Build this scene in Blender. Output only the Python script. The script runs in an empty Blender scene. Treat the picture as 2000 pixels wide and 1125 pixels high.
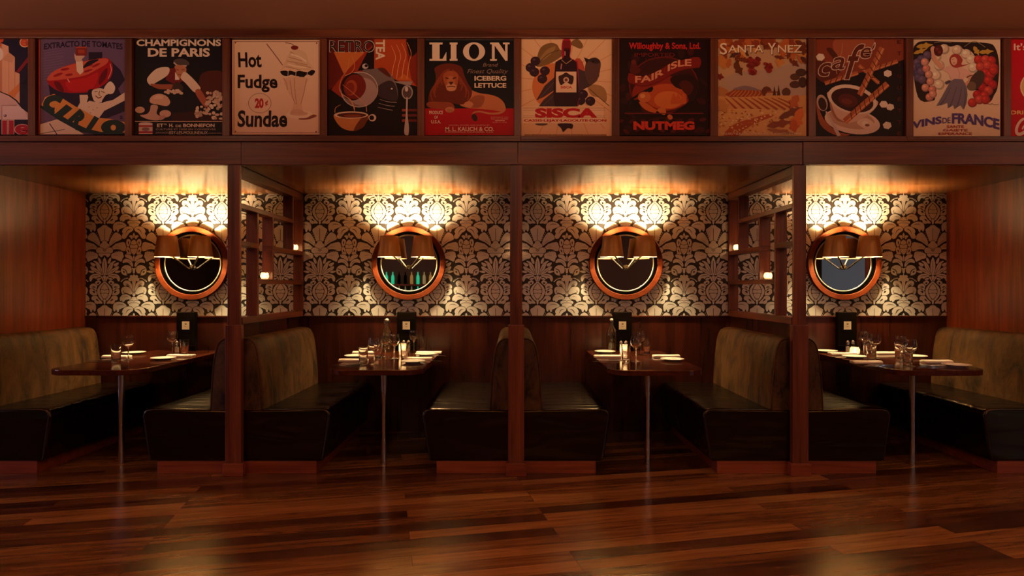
import bpy, bmesh, math, random
from mathutils import Vector, Matrix
random.seed(7)
sc = bpy.context.scene
COL = sc.collection
PI = math.pi

# ------------------------------------------------------------------ camera
CAMX, CAMY, CAMZ = -0.029, -4.3, 1.32
FPX = 1195.4                               # focal length in pixels of a 2000 px wide frame
cam_data = bpy.data.cameras.new('camera')
cam_data.sensor_width = 36.0
cam_data.lens = 36.0 * FPX / 2000.0
cam_data.clip_start = 0.05
cam = bpy.data.objects.new('camera', cam_data)
COL.objects.link(cam)
cam.location = (CAMX, CAMY, CAMZ)
cam.rotation_euler = (PI / 2, 0, 0)
sc.camera = cam

# ------------------------------------------------------------------ world, exposure, room lights
world = bpy.data.worlds.new('world')
sc.world = world
world.use_nodes = True
bgn = world.node_tree.nodes['Background']
bgn.inputs[0].default_value = (1.0, 0.42, 0.18, 1)
bgn.inputs[1].default_value = 0.006
sc.view_settings.view_transform = 'Standard'
sc.view_settings.look = 'None'
sc.view_settings.exposure = 0.18
sc.view_settings.gamma = 1.0
sc.view_settings.use_curve_mapping = False
sc.cycles.use_denoising = True
sc.cycles.max_bounces = 10
sc.cycles.diffuse_bounces = 4
sc.cycles.glossy_bounces = 5
sc.cycles.transparent_max_bounces = 24
sc.cycles.caustics_reflective = False
sc.cycles.caustics_refractive = False
sc.cycles.sample_clamp_indirect = 10.0

def add_light(name, kind, loc, energy, color, rot=(0, 0, 0), **kw):
    d = bpy.data.lights.new(name, kind)
    d.energy = energy
    d.color = color
    for k, v in kw.items():
        setattr(d, k, v)
    o = bpy.data.objects.new(name, d)
    COL.objects.link(o)
    o.location = loc
    o.rotation_euler = rot
    return o

# dim warm downlights set in the dining room ceiling
ROOM_WARM = (1.0, 0.55, 0.33)
for lx, ly, e in ((-5.6, -2.2, 8), (-2.9, -2.2, 11), (0.0, -2.2, 11), (2.9, -2.2, 13), (5.6, -2.2, 18),
                  (-4.2, -5.2, 18), (0.0, -5.2, 26), (4.2, -5.2, 26), (-3.0, -7.4, 24), (1.0, -7.4, 30), (4.5, -7.4, 30)):
    add_light('downlight', 'AREA', (lx, ly, 3.10), e * 0.75, ROOM_WARM, (0, 0, 0), shape='DISK', size=0.22)

# unseen fill lights, added to brighten the brown ceiling and the posters
for lx in (-4.5, 0.0, 4.5):
    add_light('ceiling_fill', 'AREA', (lx, -2.2, 2.36), 72, ROOM_WARM, (PI, 0, 0), shape='RECTANGLE', size=3.0, size_y=0.12)

# ------------------------------------------------------------------ helpers
def lin(c):
    c = c / 255.0
    return c / 12.92 if c <= 0.04045 else ((c + 0.055) / 1.055) ** 2.4
def srgb(r, g, b):
    return (lin(r), lin(g), lin(b), 1.0)

def tag(o, label=None, cat=None, group=None, kind=None):
    if label: o['label'] = label
    if cat: o['category'] = cat
    if group: o['group'] = group
    if kind: o['kind'] = kind
    return o

def empty(name, loc=(0, 0, 0), label=None, cat=None, group=None, rz=0.0):
    o = bpy.data.objects.new(name, None)
    o.empty_display_size = 0.1
    COL.objects.link(o)
    o.location = loc
    o.rotation_euler = (0, 0, rz)
    return tag(o, label, cat, group)

def kids(o):
    return [c for c in bpy.data.objects if c.parent == o]

def dup(o, loc, label=None, group=None, rz=None):
    def rec(src, parent):
        c = src.copy()
        COL.objects.link(c)
        c.parent = parent
        for ch in kids(src):
            rec(ch, c)
        return c
    r = rec(o, None)
    r.location = loc
    if rz is not None: r.rotation_euler = (0, 0, rz)
    if label: r['label'] = label
    if group: r['group'] = group
    return r

class MB:
    """collects shapes that end up as one mesh object"""
    def __init__(self):
        self.v = []; self.f = []; self.m = []
    def add(self, vs, fs, m=0):
        n = len(self.v)
        self.v += [tuple(p) for p in vs]
        for f in fs:
            self.f.append([i + n for i in f]); self.m.append(m)
        return self
    def box(self, x0, x1, y0, y1, z0, z1, m=0):
        vs = [(x, y, z) for z in (z0, z1) for y in (y0, y1) for x in (x0, x1)]
        fs = [(0, 2, 3, 1), (4, 5, 7, 6), (0, 1, 5, 4), (2, 6, 7, 3), (0, 4, 6, 2), (1, 3, 7, 5)]
        return self.add(vs, fs, m)
    def prism(self, pts, axis, a0, a1, m=0):
        n = len(pts)
        def mk(p, a):
            if axis == 'y': return (p[0], a, p[1])
            if axis == 'z': return (p[0], p[1], a)
            return (a, p[0], p[1])
        vs = [mk(p, a0) for p in pts] + [mk(p, a1) for p in pts]
        fs = [list(range(n)), list(range(2 * n - 1, n - 1, -1))]
        fs += [(i, i + n, (i + 1) % n + n, (i + 1) % n) for i in range(n)]
        return self.add(vs, fs, m)
    def lathe(self, prof, n=24, c=(0, 0, 0), m=0, closed=False, axis='z'):
        vs = []; fs = []
        for (r, z) in prof:
            for k in range(n):
                a = 2 * PI * k / n
                if axis == 'z': vs.append((c[0] + r * math.cos(a), c[1] + r * math.sin(a), c[2] + z))
                else: vs.append((c[0] + r * math.cos(a), c[1] - z, c[2] + r * math.sin(a)))
        L = len(prof)
        for i in range(L if closed else L - 1):
            j = (i + 1) % L
            for k in range(n):
                q = (k + 1) % n
                fs.append((i * n + k, i * n + q, j * n + q, j * n + k))
        return self.add(vs, fs, m)
    def tube(self, pts, r, n=8, m=0, cap=True):
        pts = [Vector(p) for p in pts]
        vs = []; fs = []
        prev = None
        for i, p in enumerate(pts):
            if i == 0: t = pts[1] - pts[0]
            elif i == len(pts) - 1: t = pts[-1] - pts[-2]
            else: t = (pts[i + 1] - pts[i]).normalized() + (pts[i] - pts[i - 1]).normalized()
            t.normalize()
            if prev is None:
                up = Vector((0, 0, 1)) if abs(t.z) < 0.9 else Vector((0, 1, 0))
                u = t.cross(up).normalized()
            else:
                u = (prev - t * prev.dot(t)).normalized()
            prev = u
            w = t.cross(u)
            rr = r[i] if isinstance(r, (list, tuple)) else r
            for k in range(n):
                a = 2 * PI * k / n
                vs.append(p + (u * math.cos(a) + w * math.sin(a)) * rr)
        for i in range(len(pts) - 1):
            for k in range(n):
                q = (k + 1) % n
                fs.append((i * n + k, i * n + q, (i + 1) * n + q, (i + 1) * n + k))
        if cap:
            fs.append(tuple(range(n - 1, -1, -1)))
            fs.append(tuple(range((len(pts) - 1) * n, len(pts) * n)))
        return self.add(vs, fs, m)
    def ball(self, c, rx, ry, rz, n=16, k=10, m=0):
        prof = []
        vs = []; fs = []
        for i in range(k + 1):
            th = PI * i / k
            for j in range(n):
                a = 2 * PI * j / n
                vs.append((c[0] + rx * math.sin(th) * math.cos(a), c[1] + ry * math.sin(th) * math.sin(a), c[2] - rz * math.cos(th)))
        for i in range(k):
            for j in range(n):
                q = (j + 1) % n
                fs.append((i * n + j, i * n + q, (i + 1) * n + q, (i + 1) * n + j))
        return self.add(vs, fs, m)
    def build(self, name, mats, parent=None, loc=None, bevel=0.0, seg=2, smooth=False, kind=None):
        me = bpy.data.meshes.new(name)
        me.from_pydata(self.v, [], self.f)
        if not isinstance(mats, (list, tuple)): mats = [mats]
        for mt in mats: me.materials.append(mt)
        me.polygons.foreach_set('material_index', self.m)
        bm = bmesh.new(); bm.from_mesh(me)
        bmesh.ops.remove_doubles(bm, verts=bm.verts, dist=1e-6)
        bmesh.ops.recalc_face_normals(bm, faces=bm.faces)
        bm.to_mesh(me); bm.free()
        if smooth:
            me.polygons.foreach_set('use_smooth', [True] * len(me.polygons))
            if smooth is not True: me.set_sharp_from_angle(angle=math.radians(smooth))
        o = bpy.data.objects.new(name, me)
        COL.objects.link(o)
        if loc: o.location = loc
        if parent: o.parent = parent
        if bevel:
            b = o.modifiers.new('edge', 'BEVEL'); b.width = bevel; b.segments = seg; b.limit_method = 'ANGLE'; b.angle_limit = math.radians(35)
        if kind: o['kind'] = kind
        return o

def spline(pts, closed=True, k=4):
    """Catmull-Rom through the points"""
    out = []; n = len(pts)
    rng = range(n) if closed else range(n - 1)
    for i in rng:
        if closed: p0, p1, p2, p3 = pts[(i - 1) % n], pts[i], pts[(i + 1) % n], pts[(i + 2) % n]
        else: p0, p1, p2, p3 = pts[max(i - 1, 0)], pts[i], pts[i + 1], pts[min(i + 2, n - 1)]
        for s in range(k):
            t = s / k
            out.append(tuple(0.5 * (2 * b + (c - a) * t + (2 * a - 5 * b + 4 * c - d) * t * t + (3 * b - a - 3 * c + d) * t ** 3)
                             for a, b, c, d in zip(p0, p1, p2, p3)))
    if not closed: out.append(tuple(pts[-1]))
    return out

def tess(pts):
    """clean triangles that fill a closed outline"""
    from mathutils.geometry import delaunay_2d_cdt
    r = delaunay_2d_cdt([Vector((p[0], p[1])) for p in pts], [], [list(range(len(pts)))], 1, 1e-4)
    return [(v.x, v.y) for v in r[0]], [list(f) for f in r[2]]

def stroke(pts, w):
    """outline polygon of a polyline of width w (number or list)"""
    L = []; R = []
    n = len(pts)
    for i, p in enumerate(pts):
        a = pts[max(i - 1, 0)]; b = pts[min(i + 1, n - 1)]
        dx, dy = b[0] - a[0], b[1] - a[1]
        d = math.hypot(dx, dy) or 1
        ww = (w[i] if isinstance(w, (list, tuple)) else w) / 2
        L.append((p[0] - dy / d * ww, p[1] + dx / d * ww)); R.append((p[0] + dy / d * ww, p[1] - dx / d * ww))
    return L, R

# ------------------------------------------------------------------ materials
def new_mat(name):
    m = bpy.data.materials.new(name); m.use_nodes = True
    nt = m.node_tree
    return m, nt, nt.nodes['Principled BSDF']

def plain(name, col, rough=0.5, metal=0.0, emit=None, estr=0.0, spec=0.5, bump=0.0, bscale=200):
    m, nt, p = new_mat(name)
    p.inputs['Base Color'].default_value = col
    p.inputs['Roughness'].default_value = rough
    p.inputs['Metallic'].default_value = metal
    p.inputs['Specular IOR Level'].default_value = spec
    if emit:
        p.inputs['Emission Color'].default_value = emit
        p.inputs['Emission Strength'].default_value = estr
    tc = nt.nodes.new('ShaderNodeTexCoord')
    no = nt.nodes.new('ShaderNodeTexNoise'); no.inputs['Scale'].default_value = bscale
    nt.links.new(tc.outputs['Object'], no.inputs['Vector'])
    if bump:
        b = nt.nodes.new('ShaderNodeBump'); b.inputs['Strength'].default_value = bump; b.inputs['Distance'].default_value = 0.002
        nt.links.new(no.outputs['Fac'], b.inputs['Height']); nt.links.new(b.outputs[0], p.inputs['Normal'])
    else:
        mr = nt.nodes.new('ShaderNodeMapRange')
        mr.inputs['To Min'].default_value = rough * 0.9; mr.inputs['To Max'].default_value = min(1, rough * 1.1)
        nt.links.new(no.outputs['Fac'], mr.inputs['Value']); nt.links.new(mr.outputs[0], p.inputs['Roughness'])
    return m

def wood(name, dark, mid, light, grain, rough=0.3, scale=1.0, coat=0.0, spec=0.5):
    """varnished veneer; grain is the axis the figure runs along"""
    m, nt, p = new_mat(name)
    N = nt.nodes.new; L = nt.links.new
    tc = N('ShaderNodeTexCoord'); oi = N('ShaderNodeObjectInfo')
    add = N('ShaderNodeVectorMath'); add.operation = 'MULTIPLY_ADD'
    L(oi.outputs['Random'], add.inputs[0]); add.inputs[1].default_value = (7.3, 11.1, 5.7); L(tc.outputs['Object'], add.inputs[2])
    s = {'x': (0.7, 9, 9), 'y': (9, 0.7, 9), 'z': (9, 9, 0.7)}[grain]
    mp = N('ShaderNodeMapping'); mp.inputs['Scale'].default_value = [k * scale for k in s]
    L(add.outputs[0], mp.inputs[0])
    n1 = N('ShaderNodeTexNoise'); n1.inputs['Scale'].default_value = 1.6; n1.inputs['Detail'].default_value = 5; n1.inputs['Distortion'].default_value = 0.9
    L(mp.outputs[0], n1.inputs['Vector'])
    mp2 = N('ShaderNodeMapping'); mp2.inputs['Scale'].default_value = [k * scale * (1 if k < 2 else 9) for k in s]
    L(add.outputs[0], mp2.inputs[0])
    n2 = N('ShaderNodeTexNoise'); n2.inputs['Scale'].default_value = 2.0; n2.inputs['Detail'].default_value = 3
    L(mp2.outputs[0], n2.inputs['Vector'])
    mx = N('ShaderNodeMath'); mx.operation = 'MULTIPLY_ADD'; mx.inputs[1].default_value = 0.35
    L(n2.outputs['Fac'], mx.inputs[0])
    m2 = N('ShaderNodeMath'); m2.operation = 'MULTIPLY'; m2.inputs[1].default_value = 0.72; L(n1.outputs['Fac'], m2.inputs[0]); L(m2.outputs[0], mx.inputs[2])
    rp = N('ShaderNodeValToRGB')
    e = rp.color_ramp.elements
    e[0].position = 0.36; e[0].color = dark; e[1].position = 0.70; e[1].color = light
    k = e.new(0.53); k.color = mid
    L(mx.outputs[0], rp.inputs[0])
    L(rp.outputs[0], p.inputs['Base Color'])
    mr = N('ShaderNodeMapRange'); mr.inputs['To Min'].default_value = rough * 0.85; mr.inputs['To Max'].default_value = rough * 1.2
    L(n1.outputs['Fac'], mr.inputs['Value']); L(mr.outputs[0], p.inputs['Roughness'])
    b = N('ShaderNodeBump'); b.inputs['Strength'].default_value = 0.05; b.inputs['Distance'].default_value = 0.002
    L(n2.outputs['Fac'], b.inputs['Height']); L(b.outputs[0], p.inputs['Normal'])
    p.inputs['Specular IOR Level'].default_value = spec
    if coat:
        p.inputs['Coat Weight'].default_value = coat; p.inputs['Coat Roughness'].default_value = 0.08
    return m

def make_leather():
    m, nt, p = new_mat('black_brown_leather')
    N = nt.nodes.new; L = nt.links.new
    tc = N('ShaderNodeTexCoord'); oi = N('ShaderNodeObjectInfo')
    add = N('ShaderNodeVectorMath'); add.operation = 'MULTIPLY_ADD'
    L(oi.outputs['Random'], add.inputs[0]); add.inputs[1].default_value = (3.3, 9.1, 0); L(tc.outputs['Object'], add.inputs[2])
    mp = N('ShaderNodeMapping'); mp.inputs['Scale'].default_value = (0.8, 4.2, 3); L(add.outputs[0], mp.inputs[0])
    n1 = N('ShaderNodeTexNoise'); n1.inputs['Scale'].default_value = 2.2; n1.inputs['Detail'].default_value = 1.5; n1.inputs['Distortion'].default_value = 0.5
    L(mp.outputs[0], n1.inputs['Vector'])
    n2 = N('ShaderNodeTexNoise'); n2.inputs['Scale'].default_value = 320; L(tc.outputs['Object'], n2.inputs['Vector'])
    b1 = N('ShaderNodeBump'); b1.inputs['Strength'].default_value = 0.85; b1.inputs['Distance'].default_value = 0.028; L(n1.outputs['Fac'], b1.inputs['Height'])
    b2 = N('ShaderNodeBump'); b2.inputs['Strength'].default_value = 0.08; b2.inputs['Distance'].default_value = 0.001; L(n2.outputs['Fac'], b2.inputs['Height']); L(b1.outputs[0], b2.inputs['Normal'])
    L(b2.outputs[0], p.inputs['Normal'])
    p.inputs['Base Color'].default_value = (0.0032, 0.0016, 0.0010, 1)
    p.inputs['Roughness'].default_value = 0.27
    p.inputs['Specular Tint'].default_value = (1.0, 0.64, 0.28, 1)
    return m

W_D, W_M, W_L = (0.050, 0.010, 0.004, 1), (0.125, 0.029, 0.009, 1), (0.200, 0.054, 0.018, 1)
M = {}
M['wood_x'] = wood('walnut_along_x', W_D, W_M, W_L, 'x', 0.38)
M['wood_y'] = wood('walnut_along_y', W_D, W_M, W_L, 'y', 0.38)
M['wood_z'] = wood('walnut_along_z', W_D, W_M, W_L, 'z', 0.38)
M['wain'] = wood('mahogany_veneer', (0.014, 0.0024, 0.0011, 1), (0.036, 0.0062, 0.0024, 1), (0.066, 0.0125, 0.0046, 1), 'z', 0.28)
M['side'] = wood('cherry_panel', (0.085, 0.0165, 0.0048, 1), (0.175, 0.037, 0.0105, 1), (0.260, 0.063, 0.019, 1), 'z', 0.33)
M['soffit'] = wood('polished_walnut_soffit', (0.14, 0.044, 0.012, 1), (0.23, 0.080, 0.023, 1), (0.32, 0.120, 0.038, 1), 'x', 0.20)
M['table'] = wood('polished_mahogany_top', (0.030, 0.007, 0.004, 1), (0.060, 0.013, 0.006, 1), (0.090, 0.021, 0.009, 1), 'y', 0.10)
M['ring'] = wood('cherry_ring', (0.056, 0.0100, 0.0022, 1), (0.078, 0.0150, 0.0034, 1), (0.100, 0.0215, 0.0052, 1), 'x', 0.55, spec=0.12)
M['plinth'] = wood('red_plinth', (0.12, 0.022, 0.008, 1), (0.21, 0.042, 0.014, 1), (0.29, 0.070, 0.024, 1), 'x', 0.40)
M['paint'] = plain('brown_ceiling_paint', (0.28, 0.118, 0.050, 1), 0.75)
M['roomwall'] = plain('dark_room_wall', (0.05, 0.022, 0.012, 1), 0.7)
M['chrome'] = plain('chrome', (0.66, 0.64, 0.61, 1), 0.20, 1.0)
M['steel'] = plain('cutlery_steel', (0.65, 0.63, 0.60, 1), 0.18, 1.0)
M['bronze'] = plain('brushed_bronze', (0.0055, 0.0027, 0.0012, 1), 0.5, 0.0, spec=0.12)
M['copper'] = plain('copper_shade', (0.30, 0.160, 0.040, 1), 0.38, 0.45)
M['lining'] = plain('cream_shade_lining', (0.85, 0.66, 0.38, 1), 0.8)
M['bulb'] = plain('lamp_bulb', (1, 0.8, 0.5, 1), 0.5, emit=(1, 0.71, 0.34, 1), estr=2500.0)
M['mirror'] = plain('mirror_glass', (0.80, 0.80, 0.80, 1), 0.015, 1.0)
M['bevel'] = plain('satin_bevel', (0.32, 0.31, 0.28, 1), 0.50, 1.0)
M['black'] = plain('black_lacquer', (0.0006, 0.0005, 0.0004, 1), 0.8, spec=0.0)
M['leather'] = make_leather()
M['piping'] = plain('leather_piping', (0.012, 0.007, 0.005, 1), 0.25)
M['menu'] = plain('dark_menu_leather', (0.0026, 0.0014, 0.0011, 1), 0.6, spec=0.04, bump=0.15, bscale=260)
M['card'] = plain('cream_card', (0.62, 0.54, 0.40, 1), 0.6)
M['ink'] = plain('card_ink', (0.03, 0.02, 0.02, 1), 0.6)
M['china'] = plain('white_china', (0.78, 0.74, 0.64, 1), 0.12)
M['linen'] = plain('white_linen', (0.80, 0.74, 0.62, 1), 0.85, bump=0.2, bscale=600)
M['wax'] = plain('candle_wax', (0.85, 0.7, 0.5, 1), 0.5, emit=(1, 0.5, 0.18, 1), estr=2.5)  # wax emits on its own, standing in for flame light glowing through it
M['flame'] = plain('candle_flame', (1, 0.7, 0.3, 1), 0.5, emit=(1, 0.60, 0.24, 1), estr=60.0)
M['salt'] = plain('salt', (0.75, 0.70, 0.62, 1), 0.8)
M['pepper'] = plain('pepper', (0.10, 0.07, 0.05, 1), 0.8)
M['stopper'] = plain('porcelain_stopper', (0.75, 0.68, 0.58, 1), 0.25)

def make_glass(name, tint=(1, 1, 1, 1), lo=0.06):
    m = bpy.data.materials.new(name); m.use_nodes = True
    nt = m.node_tree
    for n in list(nt.nodes): nt.nodes.remove(n)
    N = nt.nodes.new; L = nt.links.new
    out = N('ShaderNodeOutputMaterial'); mix = N('ShaderNodeMixShader')
    tr = N('ShaderNodeBsdfTransparent'); tr.inputs[0].default_value = tint
    gl = N('ShaderNodeBsdfGlossy'); gl.inputs['Roughness'].default_value = 0.02
    lw = N('ShaderNodeLayerWeight'); lw.inputs[0].default_value = 0.5
    pw = N('ShaderNodeMath'); pw.operation = 'POWER'; pw.inputs[1].default_value = 2.6
    ma = N('ShaderNodeMath'); ma.operation = 'MULTIPLY_ADD'; ma.inputs[1].default_value = 0.9; ma.inputs[2].default_value = lo
    L(lw.outputs['Facing'], pw.inputs[0]); L(pw.outputs[0], ma.inputs[0]); L(ma.outputs[0], mix.inputs[0])
    L(tr.outputs[0], mix.inputs[1]); L(gl.outputs[0], mix.inputs[2]); L(mix.outputs[0], out.inputs[0])
    return m
M['glass'] = make_glass('clear_thin_glass', (0.97, 0.97, 0.96, 1), 0.10)
M['bottleglass'] = make_glass('bottle_glass', (0.90, 0.88, 0.80, 1), 0.07)

def pressed_glass(name):
    m = bpy.data.materials.new(name); m.use_nodes = True
    nt = m.node_tree
    for n in list(nt.nodes): nt.nodes.remove(n)
    N = nt.nodes.new; L = nt.links.new
    out = N('ShaderNodeOutputMaterial'); a = N('ShaderNodeMixShader'); b = N('ShaderNodeMixShader')
    tr = N('ShaderNodeBsdfTransparent'); tl = N('ShaderNodeBsdfTranslucent'); gl = N('ShaderNodeBsdfGlossy'); gl.inputs['Roughness'].default_value = 0.08
    tl.inputs[0].default_value = (0.95, 0.90, 0.84, 1)
    tc = N('ShaderNodeTexCoord'); mp = N('ShaderNodeMapping'); mp.inputs['Scale'].default_value = (160, 160, 60)
    no = N('ShaderNodeTexNoise'); no.inputs['Scale'].default_value = 1.0; mr = N('ShaderNodeMapRange')
    mr.inputs['From Min'].default_value = 0.3; mr.inputs['From Max'].default_value = 0.7; mr.inputs['To Min'].default_value = 0.12; mr.inputs['To Max'].default_value = 0.6
    L(tc.outputs['Object'], mp.inputs[0]); L(mp.outputs[0], no.inputs['Vector']); L(no.outputs['Fac'], mr.inputs['Value'])
    L(mr.outputs[0], a.inputs[0]); L(tr.outputs[0], a.inputs[1]); L(tl.outputs[0], a.inputs[2])
    b.inputs[0].default_value = 0.12; L(a.outputs[0], b.inputs[1]); L(gl.outputs[0], b.inputs[2]); L(b.outputs[0], out.inputs[0])
    return m
M['cup'] = pressed_glass('pressed_candle_glass')

def real_glass(name, col):
    m, nt, p = new_mat(name)
    p.inputs['Base Color'].default_value = col
    p.inputs['Transmission Weight'].default_value = 1.0; p.inputs['Roughness'].default_value = 0.0; p.inputs['IOR'].default_value = 1.47
    return m
M['crystal'] = real_glass('table_glass', (0.98, 0.98, 0.97, 1))

def make_floor():
    m, nt, p = new_mat('diagonal_plank_floor')
    N = nt.nodes.new; L = nt.links.new
    tc = N('ShaderNodeTexCoord'); mp = N('ShaderNodeMapping')
    mp.inputs['Rotation'].default_value = (0, 0, -math.atan(0.21))
    L(tc.outputs['Object'], mp.inputs[0])
    br = N('ShaderNodeTexBrick')
    br.inputs['Color1'].default_value = (0, 0, 0, 1); br.inputs['Color2'].default_value = (1, 1, 1, 1); br.inputs['Mortar'].default_value = (0, 0, 0, 1)
    br.inputs['Scale'].default_value = 1.0; br.inputs['Mortar Size'].default_value = 0.0012; br.inputs['Mortar Smooth'].default_value = 0.2
    br.inputs['Brick Width'].default_value = 2.1; br.inputs['Row Height'].default_value = 0.105
    br.offset = 0.37; br.offset_frequency = 3
    L(mp.outputs[0], br.inputs['Vector'])
    # grain, shifted per plank
    ad = N('ShaderNodeVectorMath'); ad.operation = 'MULTIPLY_ADD'
    L(br.outputs['Color'], ad.inputs[0]); ad.inputs[1].default_value = (13.0, 17.0, 3.0); L(mp.outputs[0], ad.inputs[2])
    mg = N('ShaderNodeMapping'); mg.inputs['Scale'].default_value = (0.9, 11, 1); L(ad.outputs[0], mg.inputs[0])
    n1 = N('ShaderNodeTexNoise'); n1.inputs['Scale'].default_value = 2.0; n1.inputs['Detail'].default_value = 6; n1.inputs['Distortion'].default_value = 1.1
    L(mg.outputs[0], n1.inputs['Vector'])
    sm = N('ShaderNodeMath'); sm.operation = 'MULTIPLY_ADD'; sm.inputs[1].default_value = 0.55
    L(br.outputs['Color'], sm.inputs[0])
    s2 = N('ShaderNodeMath'); s2.operation = 'MULTIPLY'; s2.inputs[1].default_value = 0.75; L(n1.outputs['Fac'], s2.inputs[0]); L(s2.outputs[0], sm.inputs[2])
    rp = N('ShaderNodeValToRGB'); e = rp.color_ramp.elements
    e[0].position = 0.25; e[0].color = (0.018, 0.006, 0.003, 1)
    e[1].position = 0.95; e[1].color = (0.29, 0.125, 0.036, 1)
    k = e.new(0.5); k.color = (0.075, 0.023, 0.0075, 1)
    k = e.new(0.72); k.color = (0.155, 0.058, 0.0155, 1)
    L(sm.outputs[0], rp.inputs[0])
    mu = N('ShaderNodeMix'); mu.data_type = 'RGBA'; mu.blend_type = 'MIX'
    L(br.outputs['Fac'], mu.inputs[0]); L(rp.outputs[0], mu.inputs[6]); mu.inputs[7].default_value = (0.012, 0.005, 0.003, 1)
    L(mu.outputs[2], p.inputs['Base Color'])
    p.inputs['Specular Tint'].default_value = (1.0, 0.74, 0.40, 1)
    mr = N('ShaderNodeMapRange'); mr.inputs['To Min'].default_value = 0.16; mr.inputs['To Max'].default_value = 0.29
    L(n1.outputs['Fac'], mr.inputs['Value']); L(mr.outputs[0], p.inputs['Roughness'])
    b = N('ShaderNodeBump'); b.inputs['Strength'].default_value = 0.08; b.inputs['Distance'].default_value = 0.002
    L(n1.outputs['Fac'], b.inputs['Height']); L(b.outputs[0], p.inputs['Normal'])
    return m
M['floor'] = make_floor()

def make_velvet():
    m, nt, p = new_mat('distressed_brown_velvet')
    N = nt.nodes.new; L = nt.links.new
    tc = N('ShaderNodeTexCoord'); oi = N('ShaderNodeObjectInfo')
    add = N('ShaderNodeVectorMath'); add.operation = 'MULTIPLY_ADD'
    L(oi.outputs['Random'], add.inputs[0]); add.inputs[1].default_value = (7.3, 11.1, 5.7); L(tc.outputs['Object'], add.inputs[2])
    mp = N('ShaderNodeMapping'); mp.inputs['Scale'].default_value = (1, 1, 0.45); L(add.outputs[0], mp.inputs[0])
    n1 = N('ShaderNodeTexNoise'); n1.inputs['Scale'].default_value = 6.5; n1.inputs['Detail'].default_value = 9; n1.inputs['Roughness'].default_value = 0.76; n1.inputs['Distortion'].default_value = 0.7
    L(mp.outputs[0], n1.inputs['Vector'])
    rp = N('ShaderNodeValToRGB'); e = rp.color_ramp.elements
    e[0].position = 0.38; e[0].color = (0.010, 0.0045, 0.0018, 1)
    e[1].position = 0.66; e[1].color = (0.098, 0.049, 0.0165, 1)
    k = e.new(0.5); k.color = (0.056, 0.0255, 0.0075, 1)
    L(n1.outputs['Fac'], rp.inputs[0]); L(rp.outputs[0], p.inputs['Base Color'])
    p.inputs['Roughness'].default_value = 0.62
    p.inputs['Sheen Weight'].default_value = 0.0; p.inputs['Specular IOR Level'].default_value = 0.2; p.inputs['Sheen Tint'].default_value = (0.9, 0.6, 0.3, 1)
    b = N('ShaderNodeBump'); b.inputs['Strength'].default_value = 0.25; b.inputs['Distance'].default_value = 0.003
    L(n1.outputs['Fac'], b.inputs['Height']); L(b.outputs[0], p.inputs['Normal'])
    return m
M['velvet'] = make_velvet()
M['seam'] = plain('dark_seam', (0.02, 0.011, 0.006, 1), 0.8)

def wall_mat(name, col, rough, metal):
    m, nt, p = new_mat(name)
    N = nt.nodes.new; L = nt.links.new
    tc = N('ShaderNodeTexCoord'); mp = N('ShaderNodeMapping'); mp.inputs['Scale'].default_value = (4, 4, 60)
    n = N('ShaderNodeTexNoise'); n.inputs['Scale'].default_value = 6
    L(tc.outputs['Object'], mp.inputs[0]); L(mp.outputs[0], n.inputs['Vector'])
    rp = N('ShaderNodeValToRGB'); e = rp.color_ramp.elements
    e[0].position = 0.3; e[0].color = [c * 0.9 for c in col[:3]] + [1]; e[1].position = 0.7; e[1].color = col
    L(n.outputs['Fac'], rp.inputs[0]); L(rp.outputs[0], p.inputs['Base Color'])
    p.inputs['Roughness'].default_value = rough; p.inputs['Metallic'].default_value = metal
    return m
M['paper_dark'] = wall_mat('damask_ground', (0.010, 0.006, 0.005, 1), 0.6, 0.0)
M['paper_gold'] = wall_mat('damask_figure', (0.58, 0.575, 0.54, 1), 0.48, 0.10)

# the photograph's own projection, used to read a place off a known plane of the room
def on_plane_y(px, py, y):
    z = y - CAMY
    return (CAMX + (px - 1000) * z / FPX, CAMZ - (py - 562.5) * z / FPX)
def on_table(px, py, h=0.75):
    d = (CAMZ - h) * FPX / (py - 562.5)
    return (CAMX + (px - 1000) * d / FPX, CAMY + d, h)
# ------------------------------------------------------------------ room shell
YB = 1.33                 # back wall of the booths
XL, XR = -3.95, 3.966     # side walls of the alcove
HS = 2.185                # underside of beam and soffit
HC = 3.14                 # dining room ceiling
def struct(name, mb, mat, **kw):
    return mb.build(name, mat, kind='structure', **kw)

struct('floor', MB().box(-8, 8, -9, YB + 0.1, -0.1, 0.0), M['floor'])
struct('ceiling', MB().box(-8, 8, -9, 0.06, HC, HC + 0.1), M['paint'])
struct('ceiling_alcove', MB().box(XL - 0.1, XR + 0.1, 0.03, YB + 0.1, HS, HS + 0.06), M['soffit'])
struct('wall_left', MB().box(XL - 0.1, XL, 0.0, YB + 0.1, 0, HS), M['side'])
struct('wall_right', MB().box(XR, XR + 0.1, 0.0, YB + 0.1, 0, HS), M['side'])
struct('wall_outer_left', MB().box(-8, XL - 0.1, 0.0, 0.1, 0, HC), M['wain'])
struct('wall_outer_right', MB().box(XR + 0.1, 8, 0.0, 0.1, 0, HC), M['wain'])
struct('wall_upper', MB().box(XL - 0.1, XR + 0.1, 0.055, 0.12, HS + 0.06, HC), M['wood_x'])
struct('wall_front', MB().box(-8, 8, -9.1, -9, 0, HC), M['roomwall'])
# wainscot behind the tables with its cap rail
struct('wall_wainscot', MB().box(XL, XR, YB - 0.005, YB + 0.1, 0, 1.050), M['wain'])
struct('trim_1', MB().box(XL, XR, YB - 0.018, YB - 0.004, 1.050, 1.066), M['wain'], bevel=0.004)

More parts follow.
